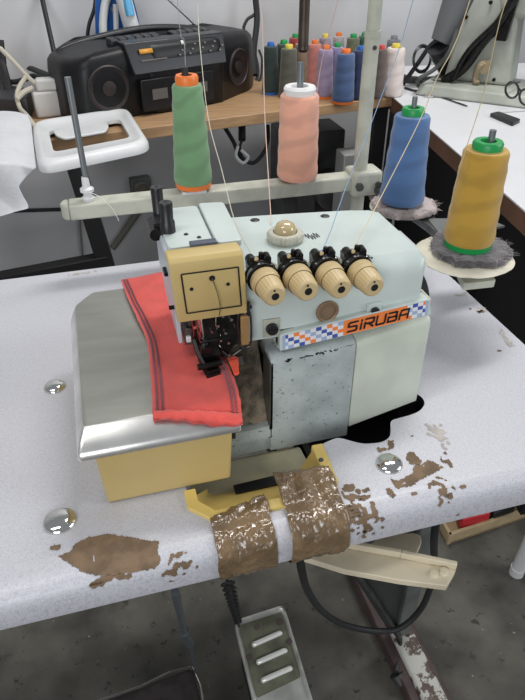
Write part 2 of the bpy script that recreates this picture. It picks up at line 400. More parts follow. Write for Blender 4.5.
# yellow catch basin let into the table
bm = B()
rim = [(.036, .405), (.036, .384), (.056, .3635), (.162, .361), (.181, .378), (.184, .43)]
inn = [(.047, .405), (.047, .390), (.060, .375), (.157, .373), (.170, .384), (.172, .43)]
low = [(.062, .43), (.062, .425), (.066, .422), (.155, .42), (.158, .423), (.160, .43)]
V = [[bm.verts.new((x, y, z)) for x, y in L] for L, z in ((rim, .7535), (inn, .7535), (inn, .744), (low, .722))]
VB = [bm.verts.new((x, y, .70)) for x, y in rim]
for A, Bq in zip(V, V[1:]):
    for i in range(5): bm.faces.new((A[i], A[i+1], Bq[i+1], Bq[i]))
for i in range(5): bm.faces.new((V[0][i], V[0][i+1], VB[i+1], VB[i]))
lab(obj('catch_basin', bm, YEL2, M, bev=.0012), 'yellow painted basin rim')
bm = B(); hexa(bm, [(.047, .375, .725), (.172, .375, .725), (.172, .47, .715), (.047, .47, .715), (.047, .375, .728), (.172, .375, .728), (.172, .462, .719), (.047, .462, .719)])
lab(obj('basin_floor', bm, PALEY, M), 'pale yellow basin floor')
a = at(236, 494, .729); b = at(290, 481, .729); bm = B(); hexa(bm, [a+Vector((0, 0, -.002)), b+Vector((0, 0, -.002)), b+Vector((0, .012, -.002)), a+Vector((0, .012, -.002)), a, b, b+Vector((0, .012, 0)), a+Vector((0, .012, 0))]); obj('drain_slot', bm, BLACK, M)
bm = B(); p = at(321, 460, .7535); lathe(bm, [(0, .0012), (.0022, .0012), (.0028, 0)], p, n=14); obj('screw', bm, DSTEEL, M)
# lower castings
bm = B(); box(bm, .1395, .30, .486, .64, .72, .80); obj('base_casting', bm, BMET, M, bev=.003)  # blackened: the shade inside the cutout is put into its colour
bm = B(); box(bm, .186, .335, .405, .60, .66, .69); box(bm, .186, .190, .405, .60, .66, .711); obj('hole_shade_pan', bm, BSTEEL0, M)  # black pan added so the cutout looks deeply shaded
bm = B(); extr(bm, [(.088, .468, .7195), (.140, .468, .7215), (.226, .468, .7215), (.228, .468, .750), (.140, .468, .750), (.092, .468, .745)], (0, .012, 0)); lab(obj('front_rail', bm, SCRATCH, M, bev=.001), 'thin worn metal front rail')
# looper cover (worn left half)
bm = B(); extr(bm, [(.139, .466, .722), (.229, .466, .722), (.229, .466, .845), (.226, .470, .851), (.222, .478, .853), (.152, .480, .846), (.142, .473, .840), (.139, .466, .832)], (0, .0, 0)) if False else None
bm = B(); prof = [(.466, 0), (.466, 1), (.4685, 1.05), (.474, 1.08), (.486, 1.09)]
def covgrid(x0, x1, za0, za1, zt0, zt1, yoff=0, nx=12):
    bm = B(); g = []
    for i in range(nx+1):
        k = i/nx; x = x0+(x1-x0)*k; zb = za0+(za1-za0)*k; ztp = zt0+(zt1-zt0)*k; row = []
        for (y, z) in ((.466, zb), (.466, zb+(ztp-zb)*.5), (.466, ztp-.008), (.4668, ztp-.004), (.469, ztp-.0012), (.474, ztp), (.489, ztp+.002), (.489, zb)):
            row.append(bm.verts.new((x, y+yoff, z)))
        g.append(row)
    for a, b in zip(g, g[1:]):
        for j in range(8): bm.faces.new((a[j], b[j], b[(j+1) % 8], a[(j+1) % 8]))
    bm.faces.new(g[0]); bm.faces.new(g[-1]); return bm
bm = covgrid(.139, .2275, .7215, .7215, .843, .848); c_ = obj('looper_cover', bm, SCRATCH, M); lab(c_, 'worn front cover with bare metal spots')
bm = B(); random.seed(3)
for k in range(34):
    x = .146+.078*random.random()**.8; w_ = .0008+.0018*random.random(); zz = .838+.005*(x-.139)/.0885+random.uniform(-.0012, .0012)
    prism_ = [(x+w_*random.uniform(.6, 1.2)*math.cos(a_), zz+.0009*random.uniform(.4, 1.2)*math.sin(a_)) for a_ in [i*PI/3.5 for i in range(7)]]
    bm.faces.new([bm.verts.new((px_, .4655-.0001+max(0, pz_-.8365)*.22, pz_)) for px_, pz_ in prism_])
obj('paint_chips', bm, BMET, c_, smooth=False)
bm = B(); box(bm, .1375, .141, .466, .49, .752, .838); obj('cover_side', bm, DSTEEL, c_)
bm = covgrid(.2285, .308, .734, .7535, .848, .863, -.0005); lab(obj('side_cover', bm, CREAM, M, bev=.001), 'cream painted lower cover')
# body
bm = B()
def sec(x, yb, dz=0):
    return [(x, .482, .865+dz), (x, .482, .905), (x, .484, .912), (x, .489, .9195), (x, .498, .925), (x, yb-.006, .925), (x, yb, .919), (x, yb+.01, .858), (x, .482, .858)]
rows = [[bm.verts.new(q) for q in sec(x, yb)] for x, yb in ((.116, .632), (.16, .628), (.22, .621), (.27, .614), (.292, .608), (.300, .600), (.304, .592))]
rows[-1][5].co.y -= .003
for v in rows[-1]:
    v.co.y = max(v.co.y, .488); v.co.z = min(v.co.z, .920)
for a, b in zip(rows, rows[1:]):
    for j in range(9): bm.faces.new((a[j], b[j], b[(j+1) % 9], a[(j+1) % 9]))
bm.faces.new(rows[0]); bm.faces.new(rows[-1])
obj('arm_casting', bm, PAINT, M, smooth=True, angle=30)
# ledge carrying the nameplate
bm = B(); hexa(bm, [(.150, .473, .846), (.312, .473, .861), (.312, .49, .861), (.150, .49, .846), (.150, .475, .8645), (.308, .475, .880), (.308, .49, .880), (.150, .49, .8645)]); 
obj('nameplate_ledge', bm, PAINT, M, bev=.0015)
bm = B(); hexa(bm, [(.150, .482, .79), (.31, .482, .79), (.31, .60, .79), (.150, .60, .79), (.150, .482, .866), (.306, .482, .868), (.306, .592, .868), (.150, .60, .866)]); obj('lower_body', bm, PAINT, M)
bm = B(); box(bm, .117, .150, .486, .6, .856, .880); obj('bed_wall', bm, PAINTB, M)
# nameplate
def npt(u, v, d=.0): # u 0..1 across, v 0..1 up
    x = .1525+(.3065-.1525)*u; z0 = .8475+(.8625-.8475)*u; z1 = .8632+(.8785-.8632)*u; y = .4729+.0019*v
    return Vector((x, y-.0004-d, z0+(z1-z0)*v))
bm = B(); nU = 54
for i in range(nU):
    for j in range(4):
        u0, u1 = i/nU, (i+1)/nU
        if 22 <= i < 46: mi = 0
        else:
            a_, b_ = i//2 if False else i, j
            k = (i//2+j) % 2
            mi = 1 if k == 0 else (2, 0, 3)[(i//2*2+j*5) % 3]
            if i == 0 or i == nU-1: mi = 3
        bm.faces.new([bm.verts.new(q) for q in (npt(u0, j/4), npt(u1, j/4), npt(u1, (j+1)/4), npt(u0, (j+1)/4))]).material_index = mi
np_ = obj('nameplate', bm, [ORANGE, LBW, LBB, LBL], M, smooth=False)
lab(np_, 'orange nameplate reading SiRUBA with blue, white and orange checks')
# letters, drawn as strokes in a 0..1 cell
def strokes(bm, segs, u0, w, d=.0006, t=.11):
    for seg in segs:
        pts = [Vector(p) for p in seg]
        for a, b in zip(pts, pts[1:]):
            dr = (b-a); ln = dr.length
            if ln == 0: continue
            dr /= ln; hz = abs(dr.x) > abs(dr.y)
            tw = t if hz else t*1.05
            nrm = Vector((-dr.y, dr.x))*tw; e = dr*tw*.95
            q = [a-e+nrm, a-e-nrm, b+e-nrm, b+e+nrm]
            out = []
            for p in q:
                v = .20+p.y*.58; out.append(npt(u0+(p.x*.86+.14*p.y)*w, v, d))
            vs = [bm.verts.new(o_) for o_ in out]; bm.faces.new(vs)
bm = B(); U0 = 23.6/nU; W = 3.6/nU
G = {'S': [[(1, 1), (.12, 1), (0, .88), (0, .55), (.9, .5), (1, .4), (1, .1), (.9, 0), (0, 0)]],
     'i': [[(.12, 0), (.12, .62)], [(.12, .93), (.12, 1.0)]],
     'R': [[(0, 0), (0, .35)], [(0, 1), (.9, 1), (1, .9), (1, .55), (.9, .45), (.1, .45)], [(.45, .45), (1, 0)], [(0, 0), (0, .6)]],
     'U': [[(0, 1), (0, .1), (.1, 0), (.9, 0), (1, .1), (1, 1)]],
     'B': [[(0, .45), (0, 0), (.9, 0), (1, .1), (1, .4), (.9, .5), (.1, .5)], [(.0, 1), (.85, 1), (.95, .9), (.95, .6), (.85, .5)], [(0, .0), (0, .55)]],
     'A': [[(0, 0), (0, .5), (.1, .95), (.25, 1), (1, 1), (1, 0)], [(0, .42), (1, .42)]]}
xs = U0
for ch, w in (('S', 1), ('i', .35), ('R', 1), ('U', 1), ('B', 1), ('A', 1)):
    strokes(bm, G[ch], xs, W*1.02*(1 if w == 1 else 1)); xs += W*(1.22 if w == 1 else .50)
obj('lettering', bm, BLACK, np_, smooth=False)
# handwheel at the far end
bm = B(); lathe(bm, [(0, 0), (.03, 0), (.034, .003), (.034, .016), (.028, .02), (0, .02)], (.306, .53, .852), (1, 0, 0), 40); obj('handwheel', bm, BLACK, M)
bm = B(); extr(bm, [(.3065, .476, .864), (.3100, .476, .866), (.3105, .476, .879), (.3070, .476, .881)], (0, .02, 0)); lab(obj('end_trim', bm, IVORY, M, bev=.001), 'ivory end trim')
# small hardware on the face
sq = aty(271, 327, .482); bm = B(); box(bm, sq.x-.0085, sq.x+.0085, .4795, .4835, sq.z-.010, sq.z+.010); e_ = obj('screw_plate', bm, STAND, M, bev=.001)
bm = B(); cyl(bm, (sq.x, .4795, sq.z), (sq.x, .475, sq.z), .0062, .0055); box(bm, sq.x-.005, sq.x+.005, .4742, .4752, sq.z-.0006, sq.z+.0006); obj('screw', bm, BLACK, e_)
hc = aty(327, 311, .4818); bm = B(); lathe(bm, [(.0118, 0), (.0118, .0018), (.0105, .0022), (.0092, .0016), (.0090, .0004), (.006, .0004), (.0055, .0012), (0, .0012)], hc, (0, -1, 0), 36); lab(obj('inspection_plug', bm, mat('brown_brass', (.27, .18, .11), .4, metal=.3, var=.2), M), 'brown round plug')
sc = aty(373, 309, .482); bm = B(); box(bm, sc.x-.008, sc.x+.008, .4785, .4835, sc.z-.008, sc.z+.0085); f_ = obj('screw_boss', bm, PAINT, M, bev=.002)
bm = B(); cyl(bm, (sc.x, .4786, sc.z), (sc.x, .4755, sc.z), .0045); obj('screw', bm, BLACK, f_)
for u, v in ((255, 220), (325, 216)):
    q = at(u, v, .9252); bm = B(); lathe(bm, [(0, .0006), (.0042, .0006), (.0052, 0)], q, n=18); obj('oil_hole', bm, BLACK, M)
bm = B(); q0 = at(306, 237, .9254); pts = []
for i in range(26): pts.append(q0+Vector((.0009*i*.62, .0060*math.sin(i*1.15)+.002*math.sin(i*.4), 0)))
tube(bm, pts, .00032, 5, k=3); obj('handwriting', bm, BLACK, M)
# oil sight dome
dc = at(285, 240, .925)
bm = B(); lathe(bm, [(.0165, 0), (.0182, .002), (.0182, .0075), (.0165, .0095), (.0125, .0100), (.0125, .0)], dc, n=64, wob=lambda t, h: 1+.035*math.sin(t*28)); obj('dome_collar', bm, GLASSC, M)
bm = B(); lathe(bm, [(.0115, .001), (.0115, .010), (.0108, .014), (.0088, .0175), (.005, .0198), (0, .0205)], dc, n=36); obj('oil_dome', bm, GOLD, M)
# tension dials
for i, (bx, tx) in enumerate((((262, 277), (275, 296)), ((294, 274), (308, 291)), ((326, 271), (341, 289)), ((357, 269), (374, 287)))):
    b0 = aty(*bx, .486); b1 = aty(tx[0], tx[1], .452); ax = (b1-b0).normalized(); Lh = (b1-b0).length
    d_ = bpy.data.objects.new('tension_dial', None); C.objects.link(d_); d_.parent = M; d_.location = b0-wloc(M)
    bm = B(); lathe(bm, [(0, .004), (.0125, .004), (.0138, .006), (.0138, .0115), (.0128, .0125)], b0, ax, 40)
    lathe(bm, [(.0128, .0125), (.0130, .014), (.0128, .018)], b0, ax, 40)
    lathe(bm, [(.0122, .018), (.0120, .021), (.0108, Lh*.93), (.0099, Lh), (.0085, Lh+.0012), (.0036, Lh+.0012)], b0, ax, 88, wob=lambda t, h: 1-(.05*(math.sin(t*22) > .2) if .019 < h < .034 else 0))
    obj('knob', bm, TAN, d_)
    bm = B(); lathe(bm, [(0, Lh+.0008), (.0036, Lh+.0008), (.0036, Lh+.0014)], b0, ax, 20)
    q = b0+ax*(Lh+.0013)+Vector((-.001, 0, .0062)); lathe(bm, [(0, .0004), (.0011, .0004), (.0011, 0)], q, ax, 10); obj('knob_socket', bm, BLACK, d_)
    bm = B(); lathe(bm, [(0, -.004), (.0145, -.004), (.0145, .001), (.0125, .0015), (.0125, .0035), (0, .0035)], b0, ax, 32); obj('tension_disc', bm, STEEL, d_)
    bm = B(); lathe(bm, [(0, .0015), (.0152, .0015), (.0152, .0032), (0, .0032)], b0, ax, 32); lathe(bm, [(0, -.006), (.0155, -.006), (.0155, -.003), (0, -.003)], b0, ax, 32)
    x, z = b0.x-.001, b0.z
    box(bm, x-.0105, x+.0105, .487, .503, z+.003, z+.0145, rot=Matrix.Rotation(-.15, 3, 'X')); cyl(bm, (x-.008, .488, z+.0155), (x-.008, .497, z+.0155), .0045); cyl(bm, (x+.007, .489, z+.0155), (x+.007, .497, z+.0165), .004)
    cyl(bm, (x+.002, .4935, z+.012), (x+.002, .4935, z+.0215), .0022)
    obj('thread_guide', bm, BMET, d_, bev=.0008)
    bm = B(); cyl(bm, (x-.004, .487, z+.0185), (x-.004, .4885, z+.0185), .002); cyl(bm, (x+.0105, .486, z+.013), (x+.0125, .480, z+.013), .0012); obj('guide_pin', bm, CHROME, d_)
# ---- head
bm = B(); hexa(bm, [(.053, .478, .893), (.117, .478, .893), (.117, .60, .893), (.053, .60, .893), (.050, .478, .953), (.110, .478, .953), (.112, .592, .953), (.052, .592, .953)])
obj('head_casting', bm, PAINTB, M, bev=.003)
bm = B(); hexa(bm, [(.054, .49, .862), (.058, .49, .862), (.058, .575, .872), (.054, .575, .872), (.0505, .49, .95), (.056, .49, .95), (.056, .585, .95), (.0505, .585, .95)]); obj('side_plate', bm, PAINTB, M, bev=.001)
bm = B(); prism(bm, rnd([(.054, .500), (.095, .500), (.096, .590), (.062, .590), (.052, .575)], .006), .9525, .9575); obj('top_plate', bm, PAINT, M, bev=.0012)
bm = B(); prism(bm, rnd([(.0965, .497), (.120, .497), (.123, .588), (.0975, .592)], .005), .9525, .9590); obj('top_plate', bm, PAINT, M, bev=.0012)
for u, v in ((186, 234), (199, 237)):
    q = at(u, v, .958); bm = B(); lathe(bm, [(0, .0005), (.0016, .0005), (.0022, -.0004)], q, n=14); obj('screw_hole', bm, BLACK, M)
# yellow face cover
bm = B(); g = []
yp = [(.472, .897), (.470, .93), (.4695, .950), (.4705, .957), (.474, .9605), (.482, .9615), (.492, .960), (.4925, .9535), (.478, .95), (.478, .897)]
for x, s in ((.0495, .0015), (.0505, .0), (.113, .0), (.1145, .0015)):
    row = [bm.verts.new((x+(.0035 if (i > 1 and i < 9 and False) else 0)+(.953-z)*.06*(1 if x < .1 else 1.0), y+s*(1 if i < 4 else 0), z-s*(1 if 3 < i < 7 else 0))) for i, (y, z) in enumerate(yp)]; g.append(row)
for a, b in zip(g, g[1:]):
    for j in range(10): bm.faces.new((a[j], b[j], b[(j+1) % 10], a[(j+1) % 10]))
bm.faces.new(g[0]); bm.faces.new(g[-1]); fc = obj('face_cover', bm, YEL, M, bev=.0012, angle=60); lab(fc, 'mustard yellow face cover')
bm = B(); rx0, rx1, rz0, rz1, w = .0585, .1085, .9065, .9470, .0007; yf = .4695
def fy(z): return .472-.002*(z-.897)/.033 if z < .93 else .470-.0005*(z-.93)/.02
for (a, b, c, d) in ((rx0, rx1, rz0-w, rz0+w), (rx0, rx1, rz1-w, rz1+w), (rx0-w, rx0+w, rz0, rz1), (rx1-w, rx1+w, rz0, rz1)):
    bm.faces.new([bm.verts.new((x+(.953-z)*.06, fy(z)-.0009, z)) for x, z in ((a, c), (b, c), (b, d), (a, d))])
for (u, v, r) in ((212, 278, .0027), (191.5, 289, .0017), (228, 284, .0017)):
    q = aty(u, v, .470); lathe(bm, [(0, .0006), (r, .0006), (r, -.0006)], (q.x, fy(q.z), q.z), (0, -1, 0), 18)
obj('frame_line', bm, BLACK, fc, smooth=False)
bm = B(); box(bm, .072, .096, .492, .500, .9585, .9625); obj('cover_catch', bm, mat('blue_grey_plastic', (.07, .08, .11), .4), M, bev=.001)
# black post pair beside the head
def post(u, v, Y, r, z0, z1):
    q = aty(u, v, Y); lathe(bm, [(0, z0), (r*1.15, z0), (r*1.1, z0+.012), (r*.92, z0+.014), (r, z1-.002), (r*.93, z1), (r*.5, z1+.0004), (0, z1-.001)], (q.x, q.y, 0), n=28)
bm = B(); post(166, 208, .535, .0062, .9555, .986); obj('lifter_post', bm, BLACK, M)
bm = B(); post(157.5, 200, .572, .0058, .945, .987); box(bm, .047, .060, .545, .572, .945, .962); obj('lifter_post', bm, BLACK, M)
bm = B(); q = aty(158, 235, .555); cyl(bm, (q.x-.003, .54, .953), (q.x-.003, .57, .953), .006); obj('post_pivot', bm, BMET, M); bm = B(); cyl(bm, (.0495, .50, .932), (.0495, .512, .932), .002); obj('screw', bm, BMET, M); bm = B(); cyl(bm, (.0475, .487, .905), (.053, .487, .905), .002); obj('screw', bm, BMET, M)
# needle works under the head
DK = mat('dark_mechanism', (.022, .021, .02), .3, metal=.5, var=.6, vscale=60)
bm = B(); hexa(bm, [(.066, .482, .864), (.1115, .480, .862), (.1115, .53, .862), (.066, .52, .864), (.060, .484, .898), (.116, .484, .898), (.116, .58, .898), (.060, .58, .898)])
hexa(bm, [(.072, .476, .846), (.100, .480, .846), (.104, .525, .846), (.072, .525, .848), (.072, .480, .868), (.1115, .480, .868), (.1115, .53, .868), (.072, .53, .868)])
obj('needle_housing', bm, DK, M, bev=.0015)
bm = B(); cyl(bm, (.0735, .482, .897), (.0755, .486, .866), .0034); cyl(bm, (.0775, .485, .870), (.0775, .487, .853), .0042, .003); obj('needle_bar', bm, STEEL, M)
bm = B(); cyl(bm, (.0765, .486, .855), (.0768, .486, .8405), .0009, .0005); cyl(bm, (.0795, .487, .855), (.0797, .487, .8405), .0009, .0005); obj('needle', bm, CHROME, M)
bm = B(); cyl(bm, (.064, .484, .898), (.067, .488, .862), .0024); cyl(bm, (.0665, .4865, .872), (.0725, .4865, .850), .0018); box(bm, .0605, .066, .482, .488, .874, .883); cyl(bm, (.0625, .50, .90), (.068, .505, .85), .0022); hexa(bm, [(.060, .492, .858), (.072, .492, .856), (.072, .52, .856), (.060, .52, .858), (.056, .492, .898), (.072, .492, .898), (.072, .52, .898), (.056, .52, .898)]); obj('presser_bar', bm, DSTEEL, M, bev=.0005)
bm = B(); box(bm, .0600, .0645, .4795, .4825, .869, .875); obj('white_clip', bm, WHITEP, M, bev=.0005)
# presser foot
pf = at(207, 372, .84); bm = B()
R_ = Matrix.Rotation(.12, 3, 'Z')
box(bm, .0745, .0765, .478, .515, .8395, .8425); box(bm, .0785, .0805, .478, .515, .8395, .8425); box(bm, .0825, .087, .480, .515, .8395, .8435)
hexa(bm, [(.0735, .478, .8405), (.0875, .481, .8405), (.0875, .490, .8405), (.0735, .487, .8405), (.0745, .4785, .8465), (.0865, .4815, .8465), (.0865, .490, .8475), (.0735, .487, .8465)])
hexa(bm, [(.070, .492, .843), (.084, .492, .843), (.084, .506, .843), (.070, .506, .843), (.072, .490, .866), (.082, .490, .866), (.082, .504, .866), (.072, .504, .866)])
cyl(bm, (.066, .484, .850), (.090, .486, .850), .0032)
bmesh.ops.translate(bm, verts=bm.verts, vec=(0.000, -.020, 0)); box(bm, .072, .086, .458, .475, .8395, .8435, rot=Matrix.Rotation(.15, 3, 'Z')); tube(bm, [(.066, .478, .874), (.069, .470, .860), (.074, .464, .848)], .0022, 8); box(bm, .071, .090, .474, .492, .8425, .862, rot=Matrix.Rotation(.5, 3, 'X'))
obj('presser_foot', bm, BMET, M, bev=.0006)
bm = B()
for (x, z, r) in ((.0685, .8855, .0020), (.071, .8595, .0015), (.0905, .883, .0018), (.0975, .874, .0016), (.1035, .888, .002), (.086, .8585, .0016), (.0925, .866, .0013), (.1, .862, .0015), (.0845, .8775, .0014), (.0955, .893, .0017), (.1075, .878, .0012), (.0735, .8445, .0012), (.0835, .8445, .001)):
    bm = B(); cyl(bm, (x, .487, z), (x, .4785, z-.0005), r*.8); obj('screw', bm, STEEL, M)
bm = B(); tube(bm, [(.066, .481, .895), (.0672, .4795, .880), (.0665, .481, .868), (.071, .480, .855)], .0007, 5); tube(bm, [(.0700, .481, .893), (.0712, .479, .878), (.074, .480, .861)], .0006, 5); obj('red_tube', bm, mat('red_plastic', (.25, .02, .02), .4), M)
bm = B(); tube(bm, [(.0895, .480, .895), (.0885, .478, .884), (.092, .479, .872), (.0905, .4785, .862), (.0935, .479, .856)], .0006, 5); obj('looper_wire', bm, CHROME, M)
bm = B(); box(bm, .1105, .1185, .470, .476, .862, .894); obj('eye_guard', bm, AMBER, M, bev=.0015)
bm = B(); tube(bm, [(.1090, .473, .862), (.1088, .473, .896), (.1195, .473, .897), (.1205, .473, .864), (.115, .473, .857), (.1090, .473, .861)], .0011, 6, k=4); cyl(bm, (.104, .474, .898), (.122, .474, .902), .0018); cyl(bm, (.1185, .474, .893), (.1185, .474, .907), .002)
tube(bm, [(.092, .474, .857), (.100, .476, .848), (.110, .476, .853), (.1150, .474, .857)], .0013, 6); obj('guard_frame', bm, BLACK, M)
# bed area right of the plate
def bedfn(u, v):
    x = .093+(.140-.093)*u; y = .474+(.60-.474)*v; return (x, y, .756+.078*min(1, v/.42)+.003*ns(u*6, v*9)+.004*abs(ns(u*14, v*20, 4)))
bm = B(); grid(bm, bedfn, 24, 40); box(bm, .092, .150, .600, .606, .80, .90); obj('lint_bed', bm, LINT, M)
bm = B(); hexa(bm, [(.090, .466, .740), (.140, .466, .740), (.140, .475, .740), (.090, .475, .740), (.090, .466, .755), (.140, .466, .757), (.140, .475, .757), (.090, .475, .755)]); obj('bed_front', bm, SCRATCH, M)
bm = B(); box(bm, .096, .122, .505, .530, .836, .839, rot=Matrix.Rotation(.3, 3, 'Z')); box(bm, .101, .110, .487, .500, .800, .803, rot=Matrix.Rotation(.9, 3, 'X')); box(bm, .112, .120, .50, .509, .818, .821, rot=Matrix.Rotation(.9, 3, 'X')); obj('throat_plate', bm, mat('dull_steel', (.33, .32, .29), .45, metal=.6, var=.4, vscale=90), M, bev=.0006)
bm = B(); cyl(bm, (.120, .530, .835), (.131, .545, .862), .006); box(bm, .118, .126, .51, .52, .83, .845); obj('brown_lever', bm, mat('rusty_brass', (.22, .13, .06), .5, metal=.4, var=.5, vscale=80), M, bev=.001)
# cloth plate: steel top and yellow box beneath
bm = B(); bo = rnd([(-.050, .402), (.093, .402), (.093, .655), (-.022, .655), (-.050, .625)], .006, 3)
def inset(pts, d):
    out = []; n = len(pts)
    for i in range(n):
        a = Vector(pts[i-1]); p = Vector(pts[i]); b = Vector(pts[(i+1) % n])
        d1 = (p-a); d2 = (b-p)
        if d1.length < 1e-7: d1 = d2
        if d2.length < 1e-7: d2 = d1
        d1 = d1.normalized(); d2 = d2.normalized()
        nn = Vector((-(d1.y+d2.y), d1.x+d2.x)).normalized()
        out.append(p+nn*d)
    return out
core = [(-.042, .423), (.093, .423), (.093, .655), (-.022, .655), (-.042, .630)]
outr = [(-.050, .402), (.093, .402), (.093, .656), (-.026, .656), (-.050, .622)]
lv = []
for k, z in ((0, .8180), (0, .8230), (.12, .8262), (.45, .8318), (.80, .8360), (.95, .8378), (1, .8382)):
    pts = [(a[0]+(b[0]-a[0])*k, a[1]+(b[1]-a[1])*k) for a, b in zip(outr, core)]; pts = rnd(pts, .004, 3)
    lv.append([bm.verts.new((q[0], q[1], z)) for q in pts])
for a, b in zip(lv, lv[1:]):
    n = len(a)
    for i in range(n): bm.faces.new((a[i], a[(i+1) % n], b[(i+1) % n], b[i])).material_index = 1
bm.faces.new(lv[-1]).material_index = 0; bm.faces.new(lv[0]).material_index = 1
lab(obj('cloth_plate', bm, [PLATE, PLATEB], M, angle=50), 'brushed steel cloth plate with polished bevel')
bm = B(); hexa(bm, [(-.034, .411, .7505), (.083, .411, .7505), (.083, .62, .7505), (-.034, .62, .7505), (-.037, .408, .818), (.086, .408, .818), (.086, .64, .818), (-.037, .64, .818)]); lab(obj('waste_box', bm, YEL, M, bev=.003), 'yellow plastic box below the plate')
bm = B(); box(bm, .086, .0895, .412, .45, .800, .818); obj('box_hinge', bm, BLACK, M, bev=.001)

# ================================================================== RED CLOTH
zc = .8392
Lp = [at(121, 281, zc), at(128, 300, zc), at(139, 324, zc), at(147, 343, zc), at(150, 365, zc), at(152, 392, zc), at(153, 420, zc)]
Rp = [at(166, 273, zc), at(186, 300, zc), at(206, 325, zc), at(216, 345, zc), at(226, 362, zc), at(237, 388, zc), at(243, 417, zc)]
Ls = spline(Lp, 10); Rs = spline(Rp, 10); nL = len(Ls)-1
def clothz(x, y, u, v): 
    z = zc+.0016*(ns(x*40, y*30, 5)+.5)+.0028*max(0, math.exp(-((u-.05)/.12)**2))*max(0, math.sin(v*PI*1.3))
    d = .420-y
    if d > 0: z -= min(.010, d*d*14+d*.25)
    return z
def cfn(u, v):
    i = min(nL, v*nL); a = Ls[int(i)].lerp(Ls[min(nL, int(i)+1)], i-int(i)); b = Rs[int(i)].lerp(Rs[min(nL, int(i)+1)], i-int(i))
    p = a.lerp(b, u); e = .0012*ns(v*30, 1 if u < .5 else 8)
    if u in (0, 1): p.x += e
    if v == 1: p.y += .003*ns(u*6, 3)+.002*math.sin(u*7)
    return Vector((p.x, p.y, clothz(p.x, p.y, u, v)))
bm = B(); grid(bm, cfn, 50, 90)
rc = obj('red_cloth', bm, RED, None, loc=(.05, .5, zc-.0012), solid=.0022)
tag(rc, 'bright red knit cloth strip with grey overlocked edges under the presser foot', 'fabric')
bm = B()
def hem(u, v):  # folded hem along the front
    p = cfn(u, .965+.035*v); return Vector((p.x, p.y-.001+.0005*math.sin(u*40), p.z+.0026+.0016*math.sin(v*PI)+.001*ns(u*9, 2)))
grid(bm, hem, 50, 6); obj('folded_hem', bm, RED, rc, solid=.002)
bm = B()
for (uu, du) in ((.055, .018), (.115, .018), (.945, .015), (.90, .015)):
    pts = []
    for k in range(170):
        v = .01+.95*k/169
        if uu > .5 and v < .62: continue
        p = cfn(max(0, min(1, uu+du*(1 if k % 2 else -1))), v); pts.append(p+Vector((0, 0, .0018)))
    tube(bm, pts, .00055, 4, k=1)
obj('overlock_stitching', bm, STITCH, rc)
bm = B()
def scr(u, v):
    a = at(224, 352, .842).lerp(at(238, 358, .842), u); b = at(235, 376, .842).lerp(at(239, 374, .842), u); p = a.lerp(b, v); p.z = .8425+.001*ns(u*5, v*5); return p
grid(bm, scr, 10, 10); tag(obj('fabric_scrap', bm, RED2, None, loc=at(238, 362, .8415), solid=.0014), 'small orange-red scrap edge of cloth right of the presser foot', 'fabric')

# ================================================================== THREAD CONES
def cone(name, base, h, r0, r1, tm, capm, label, group=None, bottom=None, cap_h=.012, cap_r=None, seedz=0, capfull=True):
    t = thing(name, base, label, 'thread cone', group); b = Vector(base); z0 = .006 if bottom else .002
    prof = [(r0*.55, z0), (r0*.93, z0), (r0, z0+.004)]
    for i in range(1, 12):
        k = i/12; prof.append((r0+(r1-r0)*k+.0006*math.sin(i*2.1+seedz), z0+.004+(h-z0-.01)*k))
    prof += [(r1, h-.004), (r1*.92, h-.0008), (r1*.6, h)]
    bm = B(); lathe(bm, prof, b, n=40); obj('thread', bm, tm, t)
    cr = cap_r or r1*.62
    bm = B(); lathe(bm, [(cr*.4, h-.004), (cr, h-.002), (cr*1.05, h+cap_h*.7), (cr*.95, h+cap_h), (cr*.55, h+cap_h), (cr*.5, h+cap_h*.35), (.2*cr, h+cap_h*.3)], b, n=30); obj('cone_top', bm, capm, t)
    if bottom:
        bm = B(); lathe(bm, [(r0*.6, 0), (r0*.93, 0), (r0*.96, .007), (r0*.6, .0075)], b, n=30); obj('cone_base', bm, bottom, t)
    return t
def dy(n, c): return thread_mat(n, c)
def plastic(n, c): return mat(n, c, .4)
OR = plastic('orange_cap', (.80, .19, .03)); GR = plastic('green_cap', (.01, .30, .07)); WH = plastic('white_cap', (.75, .75, .74)); YC = plastic('yellow_cap', (.75, .60, .08)); BL = plastic('blue_cap', (.02, .14, .48)); DG = plastic('dark_green_cap', (.01, .17, .07)); RC = plastic('red_cap', (.62, .07, .05))
BY = .873
def onbar(u): # X on the bar for a pixel column
    return aty(u, 180, BY).x
zb = .8715
cone('thread_cone', (onbar(194)-.001, BY, zb), .140, .0275, .0205, dy('green_thread', (.17, .33, .155)), OR, 'tall light green thread cone with orange ends on the stand rail', 'cones feeding the overlock machine', OR, .011, .015)
cone('thread_cone', (onbar(297), BY, zb-.004), .122, .0305, .0275, dy('salmon_thread', (.86, .42, .29)), WH, 'salmon orange thread cone with white top on the stand rail', 'cones feeding the overlock machine', None, .010, .022)
bl = at(401, 202, .858); yl = at(467, 245, .860)
cone('thread_cone', (bl.x, bl.y, .8585), .121, .0315, .0240, dy('blue_thread', (.075, .17, .37)), GR, 'medium blue thread cone with green top on the pinkish pad', 'cones feeding the overlock machine', None, .009, .0145)
cone('thread_cone', (yl.x, yl.y, .8605), .119, .0305, .0260, dy('mustard_thread', (.50, .29, .03)), GR, 'large mustard yellow thread cone with green top on the cream plate', 'cones feeding the overlock machine', GR, .009, .0165)
